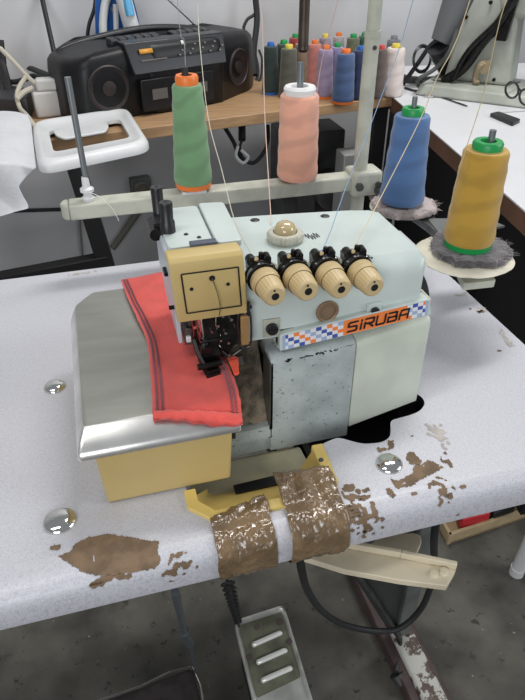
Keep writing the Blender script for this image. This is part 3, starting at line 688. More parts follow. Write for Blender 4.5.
# background cones on the bench
SH = [  # u, top, base, halfwidth px, thread colour, cap, bottom, label
    (270.5, 45, 95, 7.5, (.015, .035, .03), BL, BL, 'very dark green thread cone with blue cap, leftmost of the bench cones'),
    (283, 47, 92, 7.5, (.04, .06, .045), GR, None, 'dark olive thread cone with green cap, second from left at the back'),
    (288, 51, 98, 8.5, (.085, .085, .065), YC, None, 'grey olive thread cone with dull yellow cap in the front left of the bench cones'),
    (300.5, 54, 92, 7.5, (.28, .19, .13), OR, None, 'narrow tan thread cone with orange cap, behind the salmon cone'),
    (313, 42, 92, 7, (.55, .20, .17), OR, None, 'coral pink thread cone with orange cap behind the lavender cones'),
    (323.5, 48, 99, 8, (.34, .27, .40), OR, OR, 'lavender thread cone with orange cap and orange base'),
    (334.5, 45, 96, 7, (.30, .24, .42), GR, None, 'pale violet thread cone with green cap left of the slate blue cone'),
    (342.5, 53, 104, 10, (.06, .11, .24), OR, OR, 'slate blue thread cone with orange cap and orange base in the front row'),
    (357, 50, 100, 8, (.02, .035, .10), BL, None, 'navy thread cone with blue cap just left of the stand pole'),
    (377, 52, 99, 6.5, (.12, .09, .08), RC, None, 'dark brown thread cone with reddish cap right of the stand pole'),
    (391, 50, 97, 9.8, (.72, .62, .58), YC, None, 'cream white thread cone with yellow cap at the right end of the bench'),
    (294, 39, 84, 6.5, (.35, .04, .04), GR, None, 'dark red thread cone with green cap in the back row'),
    (323, 40, 84, 6.5, (.30, .24, .30), YC, None, 'mauve thread cone with yellow cap in the back row'),
    (336, 37, 82, 6, (.45, .40, .42), OR, None, 'pale grey thread cone with orange cap in the back row'),
    (350, 36, 84, 7, (.13, .14, .08), GR, None, 'moss green thread cone with green cap in the back row'),
    (361, 33, 82, 7, (.03, .10, .07), GR, None, 'deep green thread cone with bright green cap, back row beside the pole'),
    (389, 41, 86, 7, (.20, .20, .22), mat('grey_cap', (.22, .22, .25), .4), None, 'grey thread cone standing behind the cream cone')]
for i, (u, vt, vb, hw, c, cap, bot, l) in enumerate(SH):
    p = at(u, vb-1.5, .7505); D = p.y*math.cos(YAW)+p.x*math.sin(YAW); dep = D*math.cos(PITCH)+.45*math.sin(PITCH)
    r = hw*dep/F*1.02
    cone('thread_cone', (p.x, p.y, .7505), .130, r*1.1, r*.86, dy('bench_thread', c), cap, l, 'thread cones on the bench', bot, .010, r*.42, i)

# ================================================================== THREAD STAND
S = thing('thread_stand', (.412, .872, .75), 'grey painted cone stand with horizontal rail and tall pole behind the overlock machine', 'thread stand')
bm = B(); box(bm, -.040, .42, .858, .888, .843, .8655); prism(bm, [(-.052+.022*(1-math.cos(a)), .873+.015*math.sin(a)) for a in [PI*(-.5+i/8) for i in range(9)]][::-1] if False else [(-.040, .858), (-.048, .862), (-.052, .873), (-.048, .884), (-.040, .888)], .843, .8655)
obj('rail', bm, STAND, S, bev=.003)
bm = B(); cyl(bm, (.401, .873, .752), (.401, .873, 1.062), .0108); cyl(bm, (.401, .873, 1.057), (.401, .873, 1.065), .0118); cyl(bm, (.401, .873, 1.063), (.401, .873, 1.42), .0095); obj('pole', bm, STAND, S)
bm = B(); cyl(bm, (.401, .8635, 1.045), (.401, .861, 1.045), .003); obj('pole_screw', bm, DSTEEL, S); bm = B(); cyl(bm, (.401, .873, .75), (.401, .873, .757), .028); obj('base_flange', bm, DSTEEL, S)
bm = B(); box(bm, .382, .432, .852, .894, .834, .873); cl_ = obj('clamp', bm, STAND, S, bev=.006)
bm = B(); cyl(bm, (.392, .852, .852), (.392, .846, .852), .0065, n=6); obj('bolt', bm, DSTEEL, cl_); bm = B(); cyl(bm, (.424, .852, .852), (.424, .848, .852), .005); obj('bolt', bm, DSTEEL, cl_)
bm = B(); hexa(bm, [(.418, .86, .838), (.44, .86, .838), (.47, .57, .838), (.44, .57, .838), (.418, .86, .848), (.44, .86, .848), (.47, .57, .848), (.44, .57, .848)]); lab(obj('side_arm', bm, DSTEEL, S, bev=.002), 'dark steel side arm')
bm = B(); prism(bm, [(.43, .66), (.53, .67), (.52, .70), (.44, .72)], .846, .849); obj('arm_gusset', bm, GREYM, S)
for (p, h, r) in ((Vector((onbar(194)-.001, BY, .866)), 1.026, .0028), (Vector((onbar(297), BY, .866)), 1.030, .0045), (Vector((bl.x, bl.y, .848)), 1.002, .0035), (Vector((yl.x+.003, yl.y, .848)), 1.000, .0038)):
    bm = B(); cyl(bm, p, (p.x, p.y, h), r); obj('cone_pin', bm, RODM, S)
bm = B(); q = Vector((onbar(193)-.001, BY, 1.028)); cyl(bm, q-Vector((0, 0, .012)), q+Vector((0, 0, .004)), .0052, .004); obj('pin_tip', bm, BLACKR, S)
bm = B(); box(bm, onbar(299)-.008, onbar(299)+.008, .852, .872, .8655, .8695); obj('cone_seat', bm, WHITEP, S, bev=.001); bm = B(); box(bm, onbar(190)-.015, onbar(190)+.02, .853, .872, .8655, .870); obj('cone_seat', bm, WHITEP, S, bev=.001)
# far-end guide rod with white clip
g0 = Vector((onbar(87), BY, .866)); bm = B()
cyl(bm, aty(86.5, 182, BY), aty(67.5, 77, BY+.004), .0041, .0042); obj('guide_rod', bm, RODM, S)
bm = B(); a = aty(88, 196, BY); prof = [(0, 0), (.008, 0), (.009, .004), (.006, .007), (.0058, .011), (.0095, .013), (.0095, .017), (.0055, .020), (.005, .032), (.0042, .034), (0, .034)]
lathe(bm, prof, (a.x, BY, .8655), n=24); obj('rod_clip', bm, WHITEP, S)
# top arm with eyelets (above the picture)
bm = B(); box(bm, -.05, .43, .866, .880, 1.40, 1.41); box(bm, .405, .42, .60, .88, 1.40, 1.41); obj('guide_rail', bm, STAND, S, bev=.002)
for x, y in ((.147, .873), (.315, .873), (.41, .72), (.413, .62)):
    bm = B(); lathe(bm, [(.006, -.001), (.008, 0), (.006, .001), (.005, 0), (.006, -.001)], (x, y, 1.399), n=20); obj('eyelet', bm, CHROME, S)
bm = B(); cyl(bm, (.18, .873, 1.34), (.18, .873, 1.405), .003); obj('drop_rod', bm, RODM, S)
# plates and pads under the two near cones
def pad(name, c, z, r, hh, m, seed, label, cat, rag=.08, dome=0, sx=1):
    bm = B(); rings = [(0, z), (r*.97, z), (r, z+hh*.5), (r*.96, z+hh)]; R2 = [(r*k/6, z+hh*(1)) for k in range(5, -1, -1)]
    def f(t, h): return 1+rag*ns(math.cos(t)*2.2+seed, math.sin(t)*2.2, 1)+rag*.5*ns(math.cos(t)*9, math.sin(t)*9, seed)
    n = 72; vr = []
    for (rr, h) in rings+R2:
        if rr == 0: vr.append([bm.verts.new((c.x, c.y, h))]); continue
        vr.append([bm.verts.new((c.x+rr*f(t, h)*math.cos(t)*sx, c.y+rr*f(t, h)*math.sin(t), h+(.0014*ns(math.cos(t)*8*rr/r, math.sin(t)*8*rr/r, seed)+dome*(rr/r)**3*(ns(math.cos(t)*4, math.sin(t)*4, seed+3)) if h > z else 0))) for t in [2*PI*i/n for i in range(n)]])
    for A, Bq in zip(vr, vr[1:]):
        for i in range(n):
            j = (i+1) % n
            if len(A) == 1: bm.faces.new((A[0], Bq[i], Bq[j]))
            elif len(Bq) == 1: bm.faces.new((A[i], A[j], Bq[0]))
            else: bm.faces.new((A[i], A[j], Bq[j], Bq[i]))
    if rag > .1:
        random.seed(seed)
        for k in range(170):   # frayed fibres round the rim
            t_ = random.uniform(0, 2*PI); rr = r*f(t_, 0)*random.uniform(.80, 1.0); h = z+hh*random.uniform(.4, 1.1)
            p_ = Vector((c.x+rr*math.cos(t_), c.y+rr*math.sin(t_), h)); t2 = t_+random.uniform(-.8, .8); l_ = random.uniform(.003, .009)
            q_ = p_+Vector((math.cos(t2)*l_, math.sin(t2)*l_, random.uniform(-.002, .003))); cyl(bm, p_, q_, .0005, .0002, 4)
    return tag(obj(name, bm, m, None, loc=(c.x, c.y, z)), label, cat)
pad('cone_plate', Vector((bl.x, bl.y, 0)), .8485, .044, .0025, STAND, 2, 'grey round support plate under the pinkish pad of the blue cone', 'plate', .01)
pad('cone_pad', Vector((bl.x+.003, bl.y-.004, 0)), .8512, .046, .0065, FELT2, 3, 'ragged pinkish cloth pad beneath the blue thread cone', 'pad', .13, .006)
pad('cone_plate', Vector((yl.x-.006, yl.y-.006, 0)), .8485, .060, .003, PADC, 5, 'cream round plate holding the grey rag under the mustard cone', 'plate', .02)
pad('cone_pad', Vector((yl.x+.005, yl.y-.001, 0)), .8520, .049, .0075, FELT, 8, 'dark grey fuzzy rag pad beneath the mustard yellow thread cone', 'pad', .13, .006)
bm = B(); prism(bm, rnd([(yl.x-.03, yl.y-.052), (yl.x+.012, yl.y-.055), (yl.x+.02, yl.y-.02), (yl.x-.02, yl.y-.02)], .004), .828, .8375); obj('plate_bracket', bm, STAND, S, bev=.001)

# ================================================================== RUNNING THREADS
def thr(pts, col, label, r=.00045):
    m = mat('sewing_thread', col, .8); bm = B(); tube(bm, pts, r, 5, k=4)
    tag(obj('sewing_thread', bm, m, None, loc=pts[0]), label, 'thread', 'threads running to the machine')
thr([(.197, .80, 1.398), aty(261, 2, .78), aty(264.5, 110, .72), aty(271, 219, .60), at(272, 232, .9255)], (.75, .50, .42), 'peach thread dropping from above to the amber oil dome', .0005)
thr([(.147, .873, 1.398), aty(196, -10, .87), aty(199.5, 40, .84), aty(208, 117, .78), aty(222, 171, .69), aty(235, 222, .58), aty(256, 262, .492)], (.62, .60, .48), 'greenish cream thread running down to the leftmost tension dial', .0005)
thr([(onbar(193), BY, 1.033), aty(184, 40, .873), aty(178, 8, .873), (.14, .873, 1.398)], (.35, .40, .36), 'thin pale thread rising from the green cone pin')
thr([(.41, .72, 1.398), aty(413, 0, .74), aty(380, 100, .70), aty(345, 190, .60), aty(331, 230, .54), aty(319, 258, .492)], (.22, .34, .52), 'blue thread slanting down to the third tension dial')
thr([(.413, .62, 1.398), aty(470, 0, .64), aty(436, 80, .63), aty(420, 120, .62), aty(382, 195, .57), aty(350, 255, .492)], (.68, .55, .35), 'pale gold thread slanting down to the rightmost tension dial', .0005)
thr([aty(512, -12, .63), aty(500, 20, .62), aty(484, 92, .615), aty(464, 155, .60), aty(455, 185, .605), aty(449, 215, .61)], (.55, .45, .22), 'loose mustard thread end beside the mustard cone')
thr([aty(240, -12, .87)*1, aty(228, -5, .87), aty(300, 110, .87), aty(309, 86, .872)][2:] if False else [aty(338, 0, .874), aty(322, 60, .874), aty(316, 100, .85)], (.6, .35, .33), 'pinkish thread beside the salmon cone')
thr([aty(89, 192, .855), aty(100, 197, .85), aty(112, 208, .85), aty(119, 221, .852)], (.75, .75, .72), 'loose white thread tail hanging from the rail clip')
thr([aty(212, 279, .469), aty(217, 292, .467), aty(220, 306, .468), aty(219, 316, .470)], (.10, .09, .05), 'thin dark thread over the mustard face cover')
# black hanging conduit
bm = B(); p0 = aty(303, 50, 1.02); cyl(bm, (p0.x, 1.02, p0.z), (p0.x, 1.02, 1.45), .0082); lathe(bm, [(0, -.003), (.006, -.003), (.009, .001), (.0085, .006)], (p0.x, 1.02, p0.z), n=20)
tag(obj('hanging_tube', bm, mat('dark_bronze', (.10, .075, .06), .4, metal=.6, var=.4, vscale=20), None, loc=(p0.x, 1.02, 1.4)), 'dark metal tube hanging down above the salmon cone', 'tube')

# ================================================================== BENCH
A = at(130, 130); Bp = at(405, 95); dx = (Bp-A).normalized(); nv = Vector((-dx.y, dx.x, 0))
P0 = A-dx*.62; P1 = Bp+dx*.012
bench = thing('work_bench', (A.x, A.y, 0), 'back bench with light wood board on a black steel frame', 'bench')
bm = B(); prism(bm, [P0, P1, P1+nv*.42, P0+nv*.42], .722, .75); obj('bench_top', bm, WOODE, bench, bev=.002)
BSTEEL = mat('black_steel', (.012, .012, .013), .5)
def strut(name, a, b, w, m, par, h=None):
    a = Vector(a); b = Vector(b); d = (b-a).normalized(); s = d.cross(Vector((0, 1, 0)) if abs(d.y) < .8 else Vector((1, 0, 0))).normalized(); u = s.cross(d)
    h = h or w; bm = B(); r0 = [a+s*i*w/2+u*j*h/2 for i, j in ((-1, -1), (1, -1), (1, 1), (-1, 1))]; r1 = [q+(b-a) for q in r0]; hexa(bm, r0+r1); return obj(name, bm, m, par, bev=.002)
strut('leg', (-.045, 1.62, .722), (.045, 1.58, 0), .045, BSTEEL, bench)
strut('leg', (-.48, 1.56, .722), (-.50, 1.52, 0), .045, BSTEEL, bench)
strut('leg', (.86, 1.78, .722), (.86, 1.78, 0), .045, BSTEEL, bench)
strut('rail', (-.50, 1.54, .40), (.0, 1.60, .41), .04, BSTEEL, bench)
strut('rail', (.86, 1.79, .722), (.86, 2.12, .722), .03, BSTEEL, bench)

# white tray overhanging the bench
zt = .752
tr = thing('white_plastic_tray', at(95, 145, zt), 'white plastic rounded frame tray with open middle overhanging the bench', 'tray')
Q = [at(32, 130, zt), at(40, 176, zt), at(152, 152, zt), at(129, 115, zt)]
def bil(u, v): return Q[0].lerp(Q[3], u).lerp(Q[1].lerp(Q[2], u), v)   # v toward camera
def ringpts(m0, m1, m2, m3, rad):
    c = [bil(m0, m1), bil(m2, m1), bil(m2, m3), bil(m0, m3)]; return rnd([(p.x, p.y) for p in c], rad, 6)
bm = B(); lv = []
for (m, z, rad) in ((0, 0, .045), (0, .012, .045), (.012, .018, .045), (.03, .023, .043), (.05, .025, .042), (.075, .023, .04), (.10, .016, .038)):
    lv.append([bm.verts.new((x, y, zt+z)) for x, y in ringpts(m, m, 1-m, 1-m, rad)])
hole = ringpts(.15, .24, .86, .74, .02)
lv.append([bm.verts.new((x, y, zt+.015)) for x, y in hole]); lv.append([bm.verts.new((x, y, zt+.006)) for x, y in hole])
for a, b in zip(lv, lv[1:]):
    n = len(a)
    for i in range(n): bm.faces.new((a[i], a[(i+1) % n], b[(i+1) % n], b[i]))
obj('tray_rim', bm, WHITEP, tr, angle=60)
bm = B(); pts = [bil(.19, .24), bil(.72, .24), bil(.72, .36), bil(.67, .47), bil(.27, .47), bil(.21, .37)]; prism(bm, rnd([(p.x, p.y) for p in pts], .01), zt+.008, zt+.014); obj('tray_tab', bm, WHITEP, tr, bev=.002)

# ================================================================== BOOMBOX
bx = (at(246, 88)-at(100, 113)).normalized(); by = Vector((-bx.y, bx.x, 0)); bO = at(86, 128)+by*.03
def bp(x, y, z): return bO+bx*x+by*y+Vector((0, 0, z-.0))
Lb = .60; 
BB = thing('boombox', bO+bx*.3+by*.1, 'large black portable radio cassette player on the bench against the wall', 'radio')
DBLK = mat('boombox_plastic', (.005, .005, .006), .4, var=.2, vscale=30, spec=.35)
DB2 = mat('boombox_panel', (.011, .012, .016), .32, var=.2)
bm = B(); outl = rnd([(-.01, .05), (.03, .0), (.20, -.015), (.21, -.025), (.42, -.025), (.43, -.015), (.57, .05), (.62, .10), (.62, .16), (.55, .20), (.06, .20), (-.01, .16)], .02, 4)
lv = []
for z, s, o_ in ((0, .97, 0), (.006, 1, 0), (.135, 1, 0), (.160, .985, .004), (.172, .95, .010), (.176, .90, .016)):
    lv.append([bm.verts.new(bp(.3+(x-.3)*s, .1+(y-.1)*s+o_, z*(1-.16*min(1, max(0, (.10-x)/.10))-.10*min(1, max(0, (x-.5)/.12))))) for x, y in outl])
for a, b in zip(lv, lv[1:]):
    n = len(a)
    for i in range(n): bm.faces.new((a[i], a[(i+1) % n], b[(i+1) % n], b[i]))
bm.faces.new(lv[0]); bm.faces.new(lv[-1]); obj('case', bm, DBLK, BB, angle=50)
def spk(x, y, r, nrm):
    c = bp(x, y, .078); ax = (bx*nrm[0]+by*nrm[1]+Vector((0, 0, 0)))
    bm = B(); lathe(bm, [(r, -.006), (r, .002), (r*.94, .005), (r*.90, .002), (r*.5, -.002), (r*.34, -.003), (r*.32, .003), (0, .006)], c, ax, 40); obj('speaker', bm, mat('speaker_mesh', (.012, .011, .011), .5, var=.4, vscale=70, col2=(.028, .014, .013)), BB)
spk(.088, -.004, .056, (-.09, -1)); spk(.505, .018, .050, (.42, -1))
def pp(x, t, d=0): return bp(x, -.037+.030*t-d*.8, .114+.064*t+d*.5)
bm = B(); hexa(bm, [bp(.15, -.036, .106), bp(.43, -.036, .106), bp(.43, .03, .106), bp(.15, .03, .106), pp(.14, 1), pp(.44, 1), bp(.44, .035, .179), bp(.14, .035, .179)]); dp = obj('tuning_panel', bm, DB2, BB, bev=.003)
def ptile(bm, x, t, w_, h_): bm.faces.new([bm.verts.new(pp(x+i*w_, t+j*h_, .004)) for i, j in ((0, 0), (1, 0), (1, 1), (0, 1))])
bm = B(); ptile(bm, .175, .56, .038, .16); obj('orange_badge', bm, mat('amber_print', (.65, .30, .04), .5), dp, solid=.0008)
bm = B()
for k in range(26):
    if k < 12: ptile(bm, .175+k*.0062, .30, .004, .05)
    else: ptile(bm, .285+(k-12)*.0105, (.35, .5, .66)[k % 3], .006, .05)
obj('dial_print', bm, mat('pale_print', (.22, .18, .17), .5), dp, solid=.0006)
bm = B(); ptile(bm, .30, .72, .008, .14); obj('indicator', bm, LBW, dp, solid=.0006)
for x0 in (.165, .290):
    bm = B(); hexa(bm, [bp(x0, -.031, .012), bp(x0+.10, -.031, .012), bp(x0+.10, -.015, .012), bp(x0, -.015, .012), bp(x0, -.031, .092), bp(x0+.10, -.031, .092), bp(x0+.10, -.015, .092), bp(x0, -.015, .092)]); d_ = obj('cassette_door', bm, DBLK, BB, bev=.003)
    bm = B(); hexa(bm, [bp(x0+.03, -.0325, .040), bp(x0+.075, -.0325, .040), bp(x0+.075, -.03, .040), bp(x0+.03, -.03, .040), bp(x0+.03, -.0325, .066), bp(x0+.075, -.0325, .066), bp(x0+.075, -.03, .066), bp(x0+.03, -.03, .066)]); obj('cassette_window', bm, mat('smoky_window', (.12, .11, .10), .15), d_)
for x0, n_ in ((.13, 6), (.31, 5)):
    for k in range(n_):
        bm = B(); c = bp(x0+k*.024, .05, .172); hexa(bm, [bp(x0+k*.024, .04, .165), bp(x0+k*.024+.021, .04, .165), bp(x0+k*.024+.021, .075, .165), bp(x0+k*.024, .075, .165), bp(x0+k*.024, .042, .181), bp(x0+k*.024+.021, .042, .181), bp(x0+k*.024+.021, .072, .184), bp(x0+k*.024, .072, .184)]); obj('button', bm, BLACK, BB, bev=.002)
bm = B(); tube(bm, [bp(.03, .17, .10), bp(.05, .175, .15), bp(.3, .18, .178), bp(.52, .175, .15), bp(.54, .17, .10)], .009, 10); obj('handle', bm, BLACK, BB)
e0 = aty(197, 26, 2.06); bm = B(); cyl(bm, e0, aty(150, -18, 2.1), .005, .003); obj('antenna', bm, RODM, BB)

# ================================================================== THINGS ON AND ROUND THE BENCH
# steam iron standing on its heel behind the radio
ir = at(126, 84)+Vector((0.0, -.02, 0)); 
BLUEP = mat('blue_plastic', (.02, .10, .35), .3); 
ib = Vector((aty(118, 30, 2.09).x, 2.09, .75))
I = thing('steam_iron', (ib.x, 2.09, .75), 'blue and white steam iron standing upright behind the radio', 'iron')
def ip(x, y, z): return ib+Vector((x*.96, y+.12*x, z))
bm = B(); n_ = 9; L_ = []
for (y, s) in ((0, 1), (-.012, 1)):
    ring = []
    for i in range(n_+1): k = i/n_; ring.append(ip(-.075*math.cos(k*PI/2)**.6 if k < 1 else 0, y, .02+.28*math.sin(k*PI/2)))
    for i in range(1, n_+1): k = 1-i/n_; ring.append(ip(.075*math.cos(k*PI/2)**.6, y, .02+.28*math.sin(k*PI/2)))
    L_.append([bm.verts.new(p) for p in ring])
n = len(L_[0])
for i in range(n): bm.faces.new((L_[0][i], L_[0][(i+1) % n], L_[1][(i+1) % n], L_[1][i]))
bm.faces.new(L_[0]); bm.faces.new(L_[1]); obj('soleplate', bm, BLUEP, I)
bm = B(); tube(bm, [ip(-.042, -.02, .02), ip(-.048, -.022, .14), ip(-.034, -.022, .22), ip(0, -.022, .285)], .012, 10); tube(bm, [ip(-.02, -.03, .03), ip(-.01, -.035, .14), ip(.0, -.03, .23)], .008, 8); obj('shell_trim', bm, WHITEP, I)
bm = B(); tube(bm, [ip(.00, -.02, .30), ip(.018, -.05, .27), ip(.034, -.06, .19), ip(.058, -.05, .08)], .023, 14); obj('iron_handle', bm, WHITEP, I)
bm = B(); tube(bm, [ip(.030, -.072, .25), ip(.036, -.08, .205)], .013, 10, k=2); LBP = mat('light_blue_plastic', (.10, .38, .65), .3); obj('iron_button', bm, LBP, I); bm = B(); tube(bm, [ip(.056, -.072, .15), ip(.062, -.066, .11)], .017, 10, k=2); obj('iron_button', bm, LBP, I)
bm = B(); cyl(bm, ip(-.004, -.010, .215), ip(-.004, -.024, .215), .009); obj('iron_dial', bm, CHROME, I)
bm = B(); box(bm, ib.x-.06, ib.x+.06, ib.y-.06, ib.y+.005, .75, .772, rot=Matrix.Rotation(.12, 3, 'Z')); obj('iron_heel', bm, BLUEP, I, bev=.006)
# white power adapter block + beige cord
a = at(50, 118, .75); bm = B(); box(bm, a.x-.035, a.x+.03, a.y, a.y+.05, .7505, .815, rot=Matrix.Rotation(.15, 3, 'Z')); box(bm, a.x-.02, a.x+.04, a.y+.005, a.y+.04, .815, .845)
pb = obj('power_adapter', bm, mat('aged_white_plastic', (.55, .54, .52), .4), None, loc=(a.x, a.y+.03, .7505), bev=.006); tag(pb, 'small white plastic power box left of the radio', 'adapter')
bm = B(); tube(bm, [aty(0, 48, 1.95), aty(14, 62, 1.92), aty(27, 76, 1.86), aty(36, 84, 1.83), aty(48, 90, 1.82)], .006, 8); tube(bm, [aty(26, 77, 1.86), aty(20, 86, 1.82), aty(17, 96, 1.80), aty(20, 108, 1.78), aty(27, 116, 1.70), aty(36, 128, 1.62)], .006, 8); tube(bm, [aty(33, 88, 1.81), aty(24, 92, 1.80), aty(17, 99, 1.79)], .007, 8)
tag(obj('beige_cord', bm, ROPE, None, loc=at(25, 110)), 'thick beige twisted cord draped over the bench left of the radio', 'cord')
bm = B(); cyl(bm, at(54, 52, .87)+Vector((0, 0, 0)), aty(38, -20, 2.16), .007); bm2 = bm
o = obj('leaning_rod', bm, BSTEEL, None, loc=aty(54, 52, 1.95)); tag(o, 'thin black rod leaning against the wall behind the radio', 'rod')
bm = B(); tube(bm, [aty(96, -5, 2.12), aty(94, 10, 2.12), aty(89, 25, 2.12), aty(87, 44, 2.12), aty(88, 60, 2.12)], .0055, 8); tag(obj('black_cable', bm, BLACKR, None, loc=aty(88, 44, 2.12)), 'black cable hanging down the wall beside the iron', 'cable')
bm = B()
tube(bm, [aty(254, -6, 2.18), aty(256, 12, 2.17), aty(247, 20, 2.16), aty(244, 32, 2.15), aty(254, 52, 2.14), aty(258, 70, 2.10), aty(256, 84, 2.06)], .005, 8)
tube(bm, [aty(255, -6, 2.17), aty(257, 20, 2.16), aty(254, 50, 2.13), aty(255, 75, 2.08)], .010, 8); tube(bm, [aty(259, 50, 2.12), aty(262, 60, 2.1), aty(260, 80, 2.06), aty(250, 88, 2.02)], .004, 6)
tag(obj('black_cable', bm, BLACKR, None, loc=aty(256, 70, 2.1)), 'thick black cable bundle hanging between radio and thread cones', 'cable')
bm = B(); tube(bm, [aty(0, 58, 2.0), aty(6, 80, 1.95), aty(12, 105, 1.9)], .012, 8); tube(bm, [aty(0, 80, 1.97), aty(14, 82, 1.95), aty(26, 79, 1.93), aty(34, 76, 1.9), aty(48, 80, 1.88)], .007, 8); tube(bm, [aty(0, 40, 2.0), aty(3, 70, 1.98), aty(0, 100, 1.9)], .010, 8)
tube(bm, [aty(30, 68, 1.98), aty(40, 72, 1.95), aty(50, 76, 1.93)], .012, 8, flat=.5)
tag(obj('black_cable', bm, BLACKR, None, loc=aty(12, 105, 1.9)), 'tangle of black cables at the far left of the bench', 'cable')
bm = B(); prism(bm, [at(0, 118), at(30, 119), at(36, 108), at(0, 100)], .7502, .80); tag(obj('dark_box', bm, mat('dark_plastic', (.03, .03, .033), .5), None, loc=at(15, 115), bev=.004), 'low dark box behind the white draped cloth', 'box')
# white draped cloth at the left
bm = B(); CL = [(-40, 112), (24, 113), (31, 124), (36, 160), (38, 168)]
def wc(u, v):
    # u: across, v: from back over the bench edge and down
    uL = -60; 
    if v < .5:
        k = v/.5; uu = uL+(30+6*k-uL)*u; vv = 112+52*k; p = aty(uu, vv, 1.70-.32*k)
    else:
        k = (v-.5)/.5; edge = (36-24*min(1, k*2) if k < .35 else 19+10*math.sin((k-.35)*3.3)) ; uu = uL+(edge-uL)*u; vv = 164+(66-30*u*max(0, k-.5)*1.4)*k; p = aty(uu, vv, 1.38-.03*k)
    f = .018*ns(p.x*14, p.z*9, 2)+.012*math.sin(p.x*40+p.z*12)*.5
    return p+Vector((0, -abs(f), f*.6))
grid(bm, wc, 40, 50); tag(obj('white_cloth', bm, mat('white_fabric', (.62, .63, .65), .85, bump=.4, bscale=120, var=.08), None, loc=at(0, 150), solid=.002, sub=1), 'white cloth draped over the left end of the bench', 'fabric')
# sockets and cable under the bench, on the wall
def onwall(u, v):
    d = _ray(u, v); t_ = 2.16/(d[1]-.15*d[0]); return Vector((d[0]*t_, d[1]*t_, CZ+d[2]*t_))
w_ = onwall(140, 185); bm = B(); box(bm, w_.x-.035, w_.x+.035, w_.y-.035, w_.y+.006, w_.z-.035, w_.z+.035, rot=Matrix.Rotation(.149, 3, 'Z')); so = thing('wall_socket', w_, 'grey square wall socket below the bench, left of the green cone', 'socket'); obj('socket_box', bm, GREYM, so, bev=.004)
bm = B(); lathe(bm, [(.024, .0), (.026, .006), (.020, .008), (.018, .002), (0, .002)], w_+Vector((0, -.035, 0)), (0.15, -1, 0), 28); obj('socket_face', bm, mat('brown_grey_plastic', (.16, .14, .12), .4), so)
bm = B(); tube(bm, [at(229, 131, .72)+Vector((0, .1, 0)), aty(233, 141, 1.8), aty(240, 156, 1.8), aty(253, 163, 1.8), aty(264, 152, 1.8), aty(268, 140, 1.82), aty(268, 126, 1.9)], .006, 8); tube(bm, [aty(242, 124, 1.85), aty(242, 132, 1.82), aty(242, 140, 1.8)], .011, 8); tube(bm, [aty(242, 140, 1.8), aty(240, 148, 1.8), aty(243, 160, 1.8)], .004, 6)
tag(obj('black_cable', bm, BLACKR, None, loc=aty(242, 125, 1.85)), 'looped black cable with plug hanging under the bench edge', 'cable')
bm = B(); tube(bm, [aty(238, 146, 1.78), aty(236, 156, 1.78), aty(243, 163, 1.78), aty(248, 157, 1.78), aty(241, 150, 1.78)], .005, 8); tag(obj('plug', bm, WHITEP, None, loc=aty(242, 150, 1.78)), 'white plug tied at the bottom of the looped cable', 'plug')
bm = B(); cyl(bm, onwall(112, 246)-Vector((0, .02, 0)), onwall(145, 200)-Vector((0, .02, 0)), .012); tag(obj('wall_pipe', bm, mat('grey_conduit', (.16, .155, .13), .6), None, loc=onwall(112, 246)), 'slanting grey conduit on the wall below the bench', 'pipe')
bm = B(); tube(bm, [onwall(80, 178)-Vector((0, .01, 0)), onwall(83, 205)-Vector((0, .01, 0)), onwall(80, 222)-Vector((0, .01, 0)), onwall(83, 262)-Vector((0, .01, 0))], .004, 6); tag(obj('wall_wire', bm, mat('grey_wire', (.2, .2, .19), .6), None, loc=onwall(80, 178)), 'thin grey wire running down the wall behind the bench leg', 'wire')
# dark cabinet side under the bench (left) and grey panels
pl = onwall(-60, 212); pr = onwall(70, 208)
bm = B(); cyl(bm, pl-Vector((0, .01, 0)), pr-Vector((0, .01, 0)), .006); tag(obj('trim_1', bm, BSTEEL, None), 'thin dark line of conduit', None, kind='structure')
# machinery shape under the bench, right
bm = B(); box(bm, .62, .84, 1.97, 2.12, .0, .60); box(bm, .66, .72, 1.90, 1.95, .35, .55); cyl(bm, (.77, 1.95, .42), (.77, 1.86, .42), .06)
tag(obj('under_bench_motor', bm, mat('grey_machine_paint', (.10, .105, .10), .55, var=.4, vscale=12), None, loc=(.73, 2.03, 0), bev=.006), 'dark grey motor housing on the floor under the right end of the bench', 'motor')
bm = B(); box(bm, .735, .815, 1.72, 1.79, 0.0, .60); tag(obj('pale_upright_box', bm, mat('pale_grey_box', (.35, .36, .35), .5), None, loc=(.775, 1.755, 0), bev=.004), 'pale narrow box standing under the bench behind the stand pole', 'box')

# ================================================================== SECOND TABLE WITH SEWING MACHINE (right)
e1 = at(425, 125); e2 = at(525, 203); ed = (e2-e1).normalized(); en = Vector((-ed.y, ed.x, 0)); 
if en.x < 0: en = -en
T2 = thing('sewing_table', (e1.x+.5, e1.y, 0), 'white topped table with brown edge at the right carrying another sewing machine', 'table')
ed = Vector((-.16, -1, 0)).normalized(); en = Vector((1, -.16, 0)).normalized(); s0 = Vector((.945, 2.25, .75)); s0 = e1-ed*.72; s1 = e1+ed*.72
bm = B(); q = [s0, s1, s1+en*1.0, s0+en*1.0]; prism(bm, [(p.x, p.y) for p in q], .748, .751); obj('tabletop', bm, WHITET, T2)
bm = B(); q = [s0+en*.001, s1+en*.001, s1+en*.999, s0+en*.999]; prism(bm, [(p.x, p.y) for p in q], .708, .7478); obj('table_edge', bm, WOODD, T2, bev=.002)
for p in (s0+en*.08+ed*.25, s1+en*.08-ed*.5, s0+en*.9+ed*.1, s1+en*.9-ed*.1):
    bm = B(); box(bm, p.x-.02, p.x+.02, p.y-.02, p.y+.02, 0, .708); obj('leg', bm, BSTEEL, T2, bev=.002)
